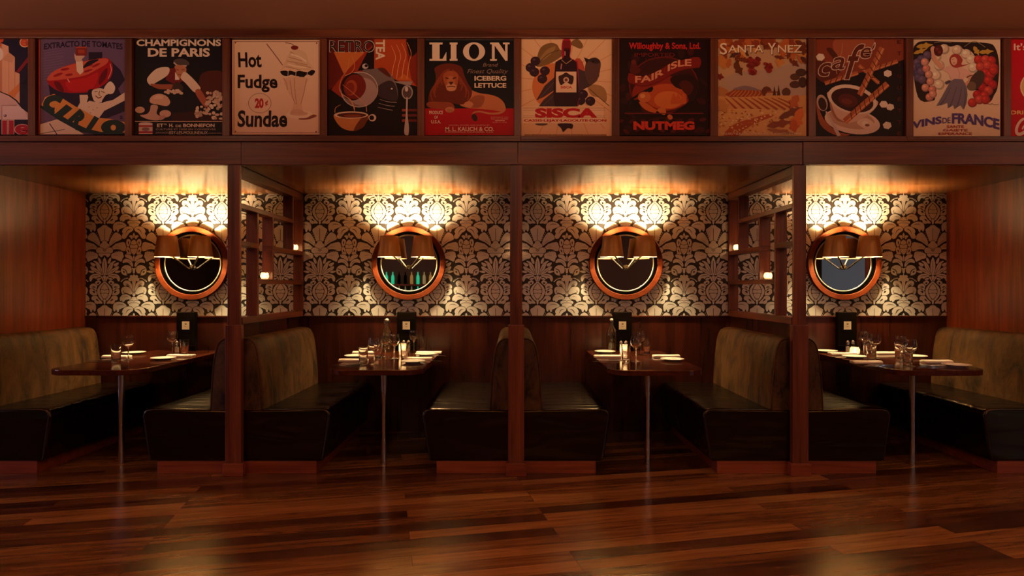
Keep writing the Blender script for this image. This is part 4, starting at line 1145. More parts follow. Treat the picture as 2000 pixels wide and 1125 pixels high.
# ---- grape harvest poster
a = Art(1770, 60, 5.115, 50, 88, 940, 1053, (240, 212, 178))
a.p((46, 30, 30), [(68, 230), (100, 130), (200, 102), (500, 112), (800, 122), (888, 170), (928, 330), (915, 550), (880, 640), (800, 722), (500, 640), (180, 712), (90, 560)])
YL = (204, 160, 66)
for (x, y, L, W, g) in ((185, 150, 85, 32, -8), (140, 205, 70, 26, -20), (700, 200, 50, 30, 60), (800, 210, 75, 28, -5)): leaf(YL, x, y, L, W, g)
a.l((150, 130, 96), [(280, 120), (360, 110), (450, 118)], 6).l((150, 130, 96), [(580, 160), (680, 105), (790, 165)], 6)
def berries(cols, pts, r):
    for (x, y) in pts:
        c = rnd.choice(cols); a.e(tuple(int(k * 0.78) for k in c), x, y, r, r).e(c, x - r * 0.14, y - r * 0.14, r * 0.8, r * 0.8).e(tuple(min(255, int(k * 1.18)) for k in c), x - r * 0.3, y - r * 0.3, r * 0.34, r * 0.3)
berries([(96, 84, 118), (84, 74, 108), (112, 90, 120)], [(150, 285), (110, 320), (95, 370), (130, 360), (110, 430), (150, 410), (120, 470), (160, 490), (210, 245), (180, 300)], 42)
W_ = (242, 216, 184)
a.p(W_, [(240, 300), (300, 180), (380, 140), (440, 160), (510, 150), (580, 190), (650, 210), (700, 290), (715, 380), (690, 470), (690, 700), (640, 760), (300, 760), (290, 650), (240, 560), (200, 400)])
berries([(244, 218, 188), (236, 206, 174)], [(380, 185), (510, 195), (600, 235), (650, 290), (670, 370), (300, 260), (330, 350), (300, 450), (330, 540)], 52)
berries([(224, 160, 136), (216, 140, 122)], [(185, 315), (200, 380), (225, 440), (240, 510), (190, 570), (260, 590), (230, 665), (265, 635)], 40)
berries([(196, 56, 50), (206, 80, 66), (186, 40, 44)], [(720, 290), (790, 290), (850, 300), (740, 360), (810, 350), (870, 370), (790, 420), (840, 440), (870, 400), (760, 480), (820, 500), (860, 540), (760, 570), (820, 600), (710, 640), (780, 650), (660, 720), (730, 690), (790, 690)], 46)
a.l((228, 168, 140), [(260, 200), (285, 290), (360, 370)], (34, 52)).e((232, 176, 148), 265, 190, 26, 34)
a.e((92, 34, 34), 318, 200, 46, 58).e((130, 52, 46), 305, 185, 16, 16).e((130, 52, 46), 330, 215, 15, 15)
a.p((236, 190, 172), [(360, 390), (420, 356), (500, 350), (570, 372), (660, 430), (640, 470), (580, 460), (560, 500), (450, 492), (420, 430)])
a.l((210, 156, 140), [(500, 360), (530, 420), (520, 490)], 6)
a.p((176, 66, 58), [(430, 290), (460, 240), (520, 240), (560, 290), (550, 340), (620, 335), (560, 358), (490, 372), (450, 350)])
a.p((238, 190, 160), [(446, 280), (480, 262), (504, 290), (500, 330), (470, 346), (446, 320)]).l((130, 46, 44), [(455, 290), (470, 286)], 5, False).l((160, 40, 40), [(462, 325), (485, 322)], 6, False)
a.l((228, 168, 142), [(620, 440), (640, 490), (600, 535), (555, 530)], 36)
a.e((78, 60, 52), 700, 500, 62, 112, 32).e((120, 96, 74), 650, 555, 44, 46, 20).l((96, 50, 40), [(600, 470), (650, 450), (720, 490)], 9)
a.p((122, 110, 124), [(440, 505), (480, 482), (560, 486), (600, 560), (610, 640), (598, 730), (572, 790), (540, 745), (480, 785), (470, 745), (415, 775), (410, 720), (355, 745), (300, 752), (360, 650), (410, 560)], False)
for pts in ([(440, 570), (380, 690), (330, 745)], [(500, 560), (460, 690), (430, 765)], [(550, 560), (530, 680), (500, 765)], [(580, 560), (585, 680), (572, 770)]): a.l((86, 76, 92), pts, (3, 10))
a.p((92, 80, 96), [(385, 515), (430, 495), (440, 512), (400, 540)])
PP = (86, 66, 136)
arch = lambda x, y: (x, y + 62 * ((x - 495) / 435) ** 2)
a.t(PP, 'VINS', 58, 848, 352, 924, 0.035, warp=arch).t(PP, 'DE', 360, 866, 440, 922, 0.01, warp=arch).t(PP, 'FRANCE', 456, 824, 928, 930, 0.035, warp=arch)
RD = (178, 62, 48)
a.t(RD, 'SANTE', 403, 946, 575, 972, 0.02).t(RD, 'GAIETE', 365, 982, 612, 1007, 0.02).t(RD, 'ESPERANCE', 320, 1017, 655, 1043, 0.02)
a.l((120, 90, 76), [(805, 730), (840, 738), (850, 728), (880, 742), (920, 735)], 4)
a.done('pale poster of a woman harvesting grapes lettered VINS DE FRANCE')

# ---- cut-off red poster at the right edge
a = Art(1940, 60, 5.115, 152, 88, 1040, 1053, (200, 16, 34))
a.t((240, 206, 190), "It's", 205, 126, 338, 196, 0.02)
a.e((244, 226, 196), 560, 560, 292, 200).e((226, 186, 110), 560, 560, 280, 190)
a.t((240, 196, 130), 'DRINK', 175, 798, 430, 836, 0.03)
a.l((244, 220, 200), [(345, 890), (300, 882), (258, 920), (232, 980), (240, 1028), (280, 1030), (330, 1000)], (22, 34))
a.l((244, 220, 200), [(290, 985), (310, 950), (360, 940)], 16)
a.done('cut-off bright red poster with pale disc at the right edge')
# ------------------------------------------------------------------ posts and open lattice screens between the booths
BOOTH = ['far left booth', 'second booth from the left', 'third booth from the left', 'far right booth']
PX = [-1.987, 0.0, 1.997]                  # centre lines of the three posts
PWD = 0.086                                # width of the boards of posts and lattice

def post_parts(root, first='post'):
    MB().box(-PWD / 2, PWD / 2, 0.003, 0.034, 1.06, HS - 0.001).build('post', M['wood_z'], root, bevel=0.002)
    MB().box(-0.056, 0.056, -0.004, 0.040, 0.06, 1.06).build('post_casing', M['wood_z'], root, bevel=0.002)
    MB().box(-0.072, 0.072, -0.012, 0.040, 0.0, 0.088).build('post_base', M['plinth'], root, bevel=0.003)

def screen(x, label):
    r = empty('lattice_screen', (x, 0, 0), label, 'partition', 'lattice screens between the booths')
    post_parts(r)
    w = PWD / 2
    zc = lambda d: d + CAMY                # depth from the camera to room y
    MB().box(-0.030, 0.030, 0.045, YB - 0.026, 0.0, 1.06).build('lower_panel', M['wain'], r)
    MB().box(-w - 0.004, w + 0.004, 0.040, YB - 0.026, 1.062, 1.112).build('sill_rail', M['wood_y'], r, bevel=0.003)
    MB().box(-w, w, 0.036, YB - 0.008, 2.122, HS - 0.002).build('head_rail', M['wood_y'], r, bevel=0.004)
    MB().box(-w, w, YB - 0.034, YB - 0.008, 1.113, 2.121).build('wall_post', M['wood_z'], r, bevel=0.002)
    v1, v2, v3 = zc(4.605), zc(4.898), zc(5.346)
    MB().box(-w, w, 0.036, v3 + 0.03, 1.886, 1.921).build('lattice_rail', M['wood_y'], r, bevel=0.002)
    MB().box(-w, w, 0.036, v1, 1.618, 1.655).build('lattice_rail', M['wood_y'], r, bevel=0.002)
    MB().box(-w, w, v2, YB - 0.036, 1.618, 1.655).build('lattice_rail', M['wood_y'], r, bevel=0.002)
    MB().box(-w, w, v1 + 0.028, YB - 0.036, 1.352, 1.387).build('lattice_rail', M['wood_y'], r, bevel=0.002)
    MB().box(-w, w, v1, v1 + 0.027, 1.113, 1.885).build('lattice_upright', M['wood_z'], r, bevel=0.002)
    MB().box(-w, w, v2, v2 + 0.027, 1.656, 1.885).build('lattice_upright', M['wood_z'], r, bevel=0.002)
    MB().box(-w, w, v2, v2 + 0.027, 1.388, 1.617).build('lattice_upright', M['wood_z'], r, bevel=0.002)
    MB().box(-w, w, v3, v3 + 0.027, 1.922, 2.121).build('lattice_upright', M['wood_z'], r, bevel=0.002)
    MB().box(-w, w, v3, v3 + 0.027, 1.656, 1.885).build('lattice_upright', M['wood_z'], r, bevel=0.002)
    return r
screen(PX[0], 'walnut lattice screen with post between far left booth and the booth beside it')
screen(PX[2], 'walnut lattice screen with post between far right booth and the booth beside it')
r = empty('post', (PX[1], 0, 0), 'plain walnut post in the middle, between two back to back benches', 'post')
post_parts(r)
MB().box(-0.030, 0.030, 0.045, YB - 0.026, 0.0, 0.93).build('lower_panel', M['wain'], r)

# ------------------------------------------------------------------ banquette benches
BD, BL0, BL1 = 0.640, 0.045, YB - 0.026    # depth from its back, ends along y
def make_bench(sx, label):
    b = empty('banquette_bench', (0, 0, 0), label, 'bench', 'leather banquette benches')
    S = lambda pts: [(sx * x, z) for (x, z) in pts]
    seat = S([(0.0, 0.090), (0.582, 0.090), (0.600, 0.150), (0.636, 0.385), (0.640, 0.412), (0.632, 0.440), (0.612, 0.458), (0.58, 0.464), (0.40, 0.462), (0.0, 0.450)])
    MB().prism(seat, 'y', BL0, BL1).build('seat', M['leather'], b, bevel=0.016, seg=3, smooth=40)
    ys = BL0 + 0.004
    loop = S([(0.150, 0.452), (0.40, 0.456), (0.575, 0.452), (0.612, 0.436), (0.624, 0.405), (0.618, 0.36), (0.590, 0.16), (0.578, 0.098)])
    MB().tube([(x, ys, z) for (x, z) in spline(loop, False, 4)], 0.006, 8).build('piping', M['piping'], b, smooth=True)
    MB().box(min(0, sx * 0.535), max(0, sx * 0.535), BL0 + 0.010, BL1, 0.0, 0.089).build('plinth', M['plinth'], b, bevel=0.002)
    # padded back: profile swept along y with shallow channels
    prof = [(0.000, 0.452), (0.156, 0.452), (0.153, 0.56), (0.143, 0.70), (0.128, 0.83), (0.114, 0.895), (0.094, 0.938), (0.064, 0.960), (0.034, 0.964), (0.0, 0.966)]
    prof = prof[:1] + spline(prof[1:], False, 3)
    nseam = 5
    seams = [BL0 + (BL1 - BL0) * (i + 1) / (nseam + 1) for i in range(nseam)]
    st = [(BL0, 0.022), (BL0 + 0.004, 0.010), (BL0 + 0.014, 0.003), (BL0 + 0.03, 0.0)]
    for s in seams: st += [(s - 0.03, 0.0), (s - 0.006, 0.0004), (s, 0.0022), (s + 0.006, 0.0004), (s + 0.03, 0.0)]
    st += [(BL1 - 0.02, 0.0), (BL1, 0.004)]
    n = len(prof); vs = []; fs = []
    for (y, ins) in st:
        for i, (x, z) in enumerate(prof):
            if i == 0 or i == n - 1 and False: dx = 0
            xx = max(0.0, x - ins * (1 if x > 0.001 else 0)); zz = z - ins * max(0, (z - 0.80) / 0.166) * 0.9
            vs.append((sx * xx, y, zz))
    for i in range(len(st) - 1):
        for k in range(n):
            q = (k + 1) % n
            fs.append((i * n + k, i * n + q, (i + 1) * n + q, (i + 1) * n + k))
    fs.append(tuple(range(n))); fs.append(tuple(range((len(st) - 1) * n, len(st) * n)))
    bk = MB().add(vs, fs).build('backrest', M['velvet'], b, smooth=50)
    # stitched channel lines
    ch = MB()
    for s in seams:
        ch.tube([(sx * (x - 0.0026), s, z - 0.0026 * max(0, (z - 0.80) / 0.166)) for (x, z) in prof[1:-2]], 0.0016, 6)
    ch.build('seam', M['seam'], bk, smooth=True)
    # welt round the end of the back
    MB().tube([(sx * max(0.004, x - 0.004), BL0 + 0.003, z - 0.004 * max(0, (z - 0.80) / 0.166)) for (x, z) in prof[1:]], 0.0045, 6).build('piping', M['velvet'], bk, smooth=True)
    return b
F = PWD / 2 - 0.012
spots_r = [(XL + 0.006, 'leather bench with brown velvet back against the far left wall'),
           (PX[0] + 0.031, 'leather bench on the right of the screen, left seat of second booth'),
           (PX[1] + 0.031, 'leather bench on the right of the middle post'),
           (PX[2] + 0.031, 'leather bench left of the far right table, backing onto the screen')]
spots_l = [(PX[0] - 0.031, 'leather bench right of the far left table, backing onto the screen'),
           (PX[1] - 0.031, 'leather bench on the left of the middle post'),
           (PX[2] - 0.031, 'leather bench on the left of the screen, right seat of third booth'),
           (XR - 0.006, 'leather bench with brown velvet back against the far right wall')]
for sx, spots in ((1, spots_r), (-1, spots_l)):
    p0 = make_bench(sx, spots[0][1])
    for (x, lb) in spots[1:]: dup(p0, (x, 0, 0), lb)
    p0.location = (spots[0][0], 0, 0)

# ------------------------------------------------------------------ tables
TC = [-2.965, -0.992, 0.985, 2.965]
def make_table(bow, label):
    t = empty('booth_table', (0, 0, 0), label, 'table', 'dark booth tables')
    hw, r = 0.335, 0.15
    yf, yb = -0.055, YB - 0.024
    pts = [(-hw, yb), (-hw, yf + r + bow)]
    for i in range(9):
        a = PI + (PI / 2) * i / 8
        pts.append((-hw + r + r * math.cos(a), yf + bow + r + r * math.sin(a)))
    pts.append((0, yf + bow * 0.4 if bow else yf))
    for i in range(9):
        a = 1.5 * PI + (PI / 2) * i / 8
        pts.append((hw - r + r * math.cos(a), yf + bow + r + r * math.sin(a)))
    pts += [(hw, yf + r + bow), (hw, yb)]
    MB().prism(pts, 'z', 0.712, 0.75).build('tabletop', M['table'], t, bevel=0.004, seg=2)
    yl = 0.30
    MB().lathe([(0.0, 0.0), (0.024, 0.0), (0.024, 0.008), (0.0215, 0.010), (0.0215, 0.700), (0.0, 0.700)], 24, (0, yl, 0)).build('leg', M['chrome'], t, smooth=40)
    MB().lathe([(0.0, 0.700), (0.06, 0.700), (0.06, 0.7115), (0.0, 0.7115)], 24, (0, yl, 0)).build('leg_plate', M['chrome'], t, smooth=40)
    MB().box(-0.25, 0.25, yb - 0.045, yb, 0.660, 0.7115).build('wall_cleat', M['wain'], t)
    return t
tl = ['dark polished table with chrome leg in the far left booth',
      'dark polished table with chrome leg in the second booth, bottle at its left back',
      'dark polished table with chrome leg in the third booth',
      'dark polished table with chrome leg in the far right booth']
t0 = make_table(0.0, tl[0]); t0.location = (TC[0], 0, 0)
for i in (1, 2, 3): dup(t0, (TC[i], -0.02 if i > 1 else 0.0, 0), tl[i])

# ------------------------------------------------------------------ round mirrors with double wall lamps
def make_mirror(label):
    m = empty('wall_mirror', (0, YB - 0.003, 1.547), label, 'mirror', 'round wall mirrors')
    MB().lathe([(0.2885, 0.0), (0.334, 0.0), (0.336, 0.003), (0.336, 0.040), (0.333, 0.044), (0.291, 0.044), (0.2885, 0.041)], 72, closed=True, axis='y').build('frame', M['ring'], m, smooth=40)
    MB().lathe([(0.265, 0.002), (0.288, 0.002), (0.288, 0.036), (0.2868, 0.036), (0.286, 0.014), (0.265, 0.012)], 72, closed=True, axis='y').build('inner_rim', M['black'], m, smooth=40)
    MB().lathe([(0.0, 0.013), (0.2515, 0.013)], 72, axis='y').build('glass', M['mirror'], m)
    MB().lathe([(0.2510, 0.0132), (0.2522, 0.0148), (0.2580, 0.0160), (0.2638, 0.0148), (0.265, 0.012)], 72, axis='y').build('bevelled_edge', M['bevel'], m, smooth=True)
    return m
def make_lamp(label):
    L = empty('wall_lamp', (0, YB - 0.016, 0), label, 'lamp', 'double wall lamps')
    zb, zt, zv = 1.596, 1.783, 1.498
    MB().lathe([(0.0, 0.0), (0.024, 0.0), (0.024, 0.010), (0.018, 0.016), (0.0, 0.016)], 32, (0, -0.001, 1.51), axis='y').build('backplate', M['bronze'], L, smooth=40)
    for s in (-1, 1):
        ax, ay = s * 0.149, -0.150
        pts = [(s * 0.012, -0.012, zv + 0.006), (s * 0.018, -0.040, zv), (ax - s * 0.040, ay + 0.03, zb + 0.002), (ax - s * 0.012, ay + 0.004, zb + 0.022), (ax, ay, zb + 0.05)]
        arm = MB().tube(pts, 0.0075, 10).build('arm', M['bronze'], L, smooth=True)
        MB().lathe([(0.0, 0.0), (0.013, 0.0), (0.013, 0.036), (0.0, 0.036)], 16, (ax, ay, zb + 0.032)).build('lamp_holder', M['bronze'], arm, smooth=40)
        sh = MB().lathe([(0.1050, zb), (0.0790, zt), (0.0775, zt), (0.1035, zb)], 48, (ax, ay, 0), closed=True)
        sh = sh.build('shade', M['copper'], L, smooth=40)
        MB().lathe([(0.1030, zb + 0.001), (0.0772, zt - 0.001)], 48, (ax, ay, 0)).build('lining', M['lining'], sh, smooth=True)
        MB().ball((ax, ay, zb + 0.117), 0.025, 0.025, 0.030, 20, 12).build('bulb', M['bulb'], L, smooth=True)
    return L
MXC = [on_plane_y(p, 0, YB - 0.05)[0] for p in (372.5, 797.5, 1223.0, 1651.0)]
ml = ['round wood framed mirror on the damask wall, half behind the lattice post at far left',
      'round wood framed mirror on the damask wall reflecting green bottle lights',
      'round wood framed mirror above the table right of the middle post',
      'round wood framed mirror at far right reflecting a grey blue window']
ll = ['double copper shaded wall lamp on the far left mirror', 'double copper shaded wall lamp on the second mirror from the left',
      'double copper shaded wall lamp on the third mirror from the left', 'double copper shaded wall lamp on the far right mirror']
m0 = make_mirror(ml[0]); l0 = make_lamp(ll[0])
for i in (1, 2, 3):
    dup(m0, (MXC[i], m0.location.y, m0.location.z), ml[i]); dup(l0, (MXC[i], l0.location.y, 0), ll[i])
m0.location.x = MXC[0]; l0.location.x = MXC[0]

# ------------------------------------------------------------------ menu stands at the wall end of each table
def make_menu(label):
    h = empty('menu_stand', (0, 0, 0.7502), label, 'menu stand', 'leather menu stands')
    MB().box(-0.086, 0.086, -0.048, 0.0, 0.0, 0.352).build('case', M['menu'], h, bevel=0.006, seg=2)
    MB().box(-0.094, 0.094, -0.058, -0.0485, 0.0, 0.05).build('pocket', M['menu'], h, bevel=0.003)
    fr = MB()
    for (x0, x1, z0, z1) in ((-0.052, 0.052, 0.276, 0.284), (-0.052, 0.052, 0.174, 0.182), (-0.052, -0.044, 0.182, 0.276), (0.044, 0.052, 0.182, 0.276)): fr.box(x0, x1, -0.0495, -0.0478, z0, z1)
    fr.build('card_frame', M['menu'], h, bevel=0.0006)
    cd = MB().box(-0.033, 0.033, -0.0492, -0.0478, 0.194, 0.266)
    for (x0, x1, z0, z1) in ((-0.008, -0.001, 0.237, 0.2495), (0.001, 0.008, 0.237, 0.2495), (-0.012, 0.012, 0.222, 0.2235), (-0.010, 0.010, 0.216, 0.2175)): cd.box(x0, x1, -0.0495, -0.0491, z0, z1, 1)
    cd.build('card', [M['card'], M['ink']], h)
    return h
ml2 = ['dark leather menu stand with cream card on the far left table', 'dark leather menu stand with cream card beside the bottle in the second booth',
       'dark leather menu stand with cream card beside the bottle in the third booth', 'dark leather menu stand with cream card on the far right table']
s0 = make_menu(ml2[0])
MENUX = [on_plane_y(p, 0, YB - 0.08)[0] for p in (362.5, 793.5, 1216.0, 1655.5)]
for i in (1, 2, 3): dup(s0, (MENUX[i], YB - 0.030, 0.7502), ml2[i])
s0.location = (MENUX[0], YB - 0.030, 0.7502)
# ------------------------------------------------------------------ table wares: one of each kind, then copies
def proto_wine():
    prof = [(0.0, 0.0), (0.035, 0.0), (0.036, 0.002), (0.020, 0.005), (0.006, 0.010), (0.0042, 0.020), (0.0040, 0.085), (0.006, 0.096), (0.018, 0.104), (0.034, 0.118), (0.043, 0.140), (0.044, 0.158), (0.040, 0.180), (0.0370, 0.198),
            (0.0358, 0.198), (0.0388, 0.180), (0.0426, 0.158), (0.0416, 0.141), (0.033, 0.121), (0.016, 0.107), (0.0, 0.103)]
    return MB().lathe(prof, 28).build('wine_glass', M['crystal'], smooth=60)
def proto_tumbler():
    prof = [(0.0, 0.0), (0.029, 0.0), (0.031, 0.003), (0.036, 0.134), (0.0347, 0.134), (0.0292, 0.018), (0.024, 0.014), (0.0, 0.013)]
    return MB().lathe(prof, 24).build('water_glass', M['crystal'], smooth=50)
def proto_plate():
    prof = [(0.0, 0.003), (0.048, 0.003), (0.052, 0.0), (0.056, 0.003), (0.078, 0.012), (0.091, 0.0155), (0.0925, 0.0165), (0.091, 0.0178), (0.076, 0.0146), (0.060, 0.0075), (0.0, 0.0065)]
    return MB().lathe(prof, 40).build('side_plate', M['china'], smooth=60)
def proto_napkin():
    m = MB()
    pts = [(-0.034, 0.0), (0.034, 0.0), (0.038, 0.006), (0.036, 0.015), (0.018, 0.020), (-0.012, 0.021), (-0.034, 0.015), (-0.038, 0.006)]
    n = len(pts); st = [(-0.110, 0.82), (-0.106, 1.0), (-0.04, 1.02), (0.03, 0.96), (0.106, 1.0), (0.110, 0.82)]
    vs = [(x, p[0] * s, p[1] * s) for (x, s) in st for p in pts]; fs = []
    for i in range(len(st) - 1):
        for k in range(n): fs.append((i * n + k, i * n + (k + 1) % n, (i + 1) * n + (k + 1) % n, (i + 1) * n + k))
    fs += [tuple(range(n)), tuple(range((len(st) - 1) * n, len(st) * n))]
    return m.add(vs, fs).build('napkin', M['linen'], smooth=50)
def flat_path(rows):
    """rows: (x, half width, z centre, half thickness) along the piece"""
    vs = []; fs = []
    for (x, w, z, t) in rows: vs += [(x, -w, z - t), (x, w, z - t), (x, w, z + t), (x, -w, z + t)]
    for i in range(len(rows) - 1):
        for k in range(4): fs.append((4 * i + k, 4 * i + (k + 1) % 4, 4 * i + 4 + (k + 1) % 4, 4 * i + 4 + k))
    e = 4 * (len(rows) - 1)
    fs += [(3, 2, 1, 0), (e, e + 1, e + 2, e + 3)]
    return vs, fs
def proto_knife():
    return MB().add(*flat_path([(-0.105, 0.003, 0.003, 0.001), (-0.09, 0.008, 0.003, 0.001), (0.0, 0.0095, 0.003, 0.001), (0.008, 0.006, 0.004, 0.003), (0.06, 0.006, 0.004, 0.003), (0.105, 0.008, 0.0045, 0.0032)])).build('table_knife', M['steel'], smooth=30)
def proto_fork():
    m = MB().add(*flat_path([(-0.052, 0.011, 0.003, 0.001), (-0.046, 0.012, 0.0025, 0.001), (-0.030, 0.007, 0.004, 0.0014), (-0.02, 0.0035, 0.006, 0.002), (0.04, 0.0035, 0.006, 0.002), (0.095, 0.008, 0.0035, 0.0016), (0.10, 0.005, 0.003, 0.0015)]))
    for y in (-0.0095, -0.0032, 0.0032, 0.0095): m.add(*flat_path([(-0.098, 0.0008, 0.0065, 0.0007), (-0.07, 0.0017, 0.003, 0.0009), (-0.05, 0.0020, 0.003, 0.001)]))if False else m.add(*[([(x, y + q, z) for (x, q, z) in v], f) for v, f in [flat_path([(-0.098, 0.0008, 0.0065, 0.0007), (-0.07, 0.0017, 0.003, 0.0009), (-0.05, 0.0020, 0.003, 0.001)])]][0])
    return m.build('table_fork', M['steel'], smooth=30)
def proto_shaker(fill, capname='cap'):
    s = empty('condiment_shaker')
    MB().lathe([(0.0, 0.0), (0.019, 0.0), (0.0195, 0.004), (0.018, 0.062), (0.0145, 0.070)], 20).build('jar', M['glass'], s, smooth=50)
    MB().lathe([(0.0, 0.003), (0.0165, 0.003), (0.0155, 0.050), (0.0, 0.050)], 20).build('contents', M[fill], s, smooth=50)
    MB().lathe([(0.016, 0.0705), (0.0165, 0.088), (0.013, 0.099), (0.006, 0.104), (0.0, 0.105)], 20).build('cap', M['chrome'], s, smooth=50)
    return s
def proto_votive(kind):
    s = empty('candle_holder')
    if kind == 'tall': g = [(0.0, 0.0), (0.028, 0.0), (0.031, 0.004), (0.033, 0.098), (0.0315, 0.098), (0.029, 0.012), (0.0, 0.010)]; zc = 0.011; rc = 0.024
    else: g = [(0.0, 0.0), (0.022, 0.0), (0.034, 0.010), (0.0405, 0.030), (0.038, 0.050), (0.030, 0.066), (0.0285, 0.066), (0.0362, 0.050), (0.0385, 0.030), (0.032, 0.012), (0.0, 0.008)]; zc = 0.0095; rc = 0.021
    k = 0.80 if kind == 'small' else 1.0
    MB().lathe([(r * k, z * k) for (r, z) in g], 24).build('glass_cup', M['cup'], s, smooth=50)
    hc = 0.030 if kind == 'tall' else 0.014
    cd = MB().lathe([(0.0, 0.0), (rc, 0.0), (rc, hc), (rc * 0.8, hc + 0.002), (0.0, hc + 0.001)], 18, (0, 0, zc * k)) if k == 1 else MB().lathe([(0.0, 0.0), (rc * k, 0.0), (rc * k, 0.010), (0.0, 0.010)], 18, (0, 0, zc * k))
    cd.build('candle', M['wax'], s, smooth=40)
    zf = zc * k + (hc if k == 1 else 0.010)
    MB().lathe([(0.0, 0.0), (0.0035 * k, 0.003), (0.0052 * k, 0.009), (0.0035 * k, 0.018), (0.0, 0.028 * k + 0.002)], 12, (0, 0, zf + 0.003)).build('flame', M['flame'], s, smooth=True)
    d = bpy.data.lights.new('flame_light', 'POINT'); d.energy = 1.0 if k < 1 else 1.5; d.color = (1.0, 0.52, 0.20); d.shadow_soft_size = 0.006
    lo = bpy.data.objects.new('flame_light', d); COL.objects.link(lo); lo.parent = s; lo.location = (0, 0, zf + 0.014)
    return s
def proto_bottle():
    s = empty('water_bottle')
    g = [(0.0, 0.0), (0.040, 0.0), (0.046, 0.006), (0.047, 0.130), (0.046, 0.165), (0.038, 0.192), (0.022, 0.222), (0.0165, 0.240), (0.0155, 0.262), (0.0175, 0.264), (0.0175, 0.272), (0.0125, 0.274), (0.0125, 0.240), (0.019, 0.220), (0.035, 0.190), (0.0435, 0.163), (0.0445, 0.130), (0.0435, 0.010), (0.0, 0.008)]
    MB().lathe(g, 28).build('bottle_body', M['bottleglass'], s, smooth=50)
    MB().lathe([(0.0, 0.2745), (0.012, 0.2745), (0.0155, 0.280), (0.014, 0.290), (0.007, 0.296), (0.0, 0.297)], 18).build('stopper', M['stopper'], s, smooth=50)
    w = MB()
    for sg in (-1, 1): w.tube([(sg * 0.0185, 0, 0.250), (sg * 0.025, 0, 0.262), (sg * 0.024, 0, 0.282), (sg * 0.014, 0, 0.288)], 0.0014, 6)
    w.tube(spline([(0.0185, 0, 0.250), (0.0, -0.0185, 0.248), (-0.0185, 0, 0.250)], False, 4), 0.0014, 6)
    w.build('wire_bail', M['steel'], s, smooth=True)
    return s

GROUPS = {'wine': 'wine glasses on the tables', 'tumbler': 'water glasses on the tables', 'plate': 'white side plates', 'napkin': 'folded napkins',
          'knife': 'table knives', 'fork': 'table forks', 'salt': 'salt and pepper shakers', 'pepper': 'salt and pepper shakers', 'tall': 'table candles', 'round': 'table candles',
          'small': 'votive candles on the screens', 'bottle': 'swing top bottles'}
CATS = {'wine': 'wine glass', 'tumbler': 'glass', 'plate': 'plate', 'napkin': 'napkin', 'knife': 'knife', 'fork': 'fork', 'salt': 'shaker', 'pepper': 'shaker', 'tall': 'candle', 'round': 'candle', 'small': 'candle', 'bottle': 'bottle'}
MAKE = {'wine': proto_wine, 'tumbler': proto_tumbler, 'plate': proto_plate, 'napkin': proto_napkin, 'knife': proto_knife, 'fork': proto_fork,
        'salt': lambda: proto_shaker('salt'), 'pepper': lambda: proto_shaker('pepper'), 'tall': lambda: proto_votive('tall'), 'round': lambda: proto_votive('round'), 'small': lambda: proto_votive('small'), 'bottle': proto_bottle}
FIRST = {}
def put(kind, loc, label, rz=0.0):
    loc = (loc[0], loc[1], loc[2] + 0.0004)
    if kind not in FIRST:
        o = MAKE[kind](); FIRST[kind] = o
        o.location = loc; o.rotation_euler = (0, 0, rz); tag(o, label, CATS[kind], GROUPS[kind])
        return o
    return dup(FIRST[kind], loc, label, GROUPS[kind], rz)

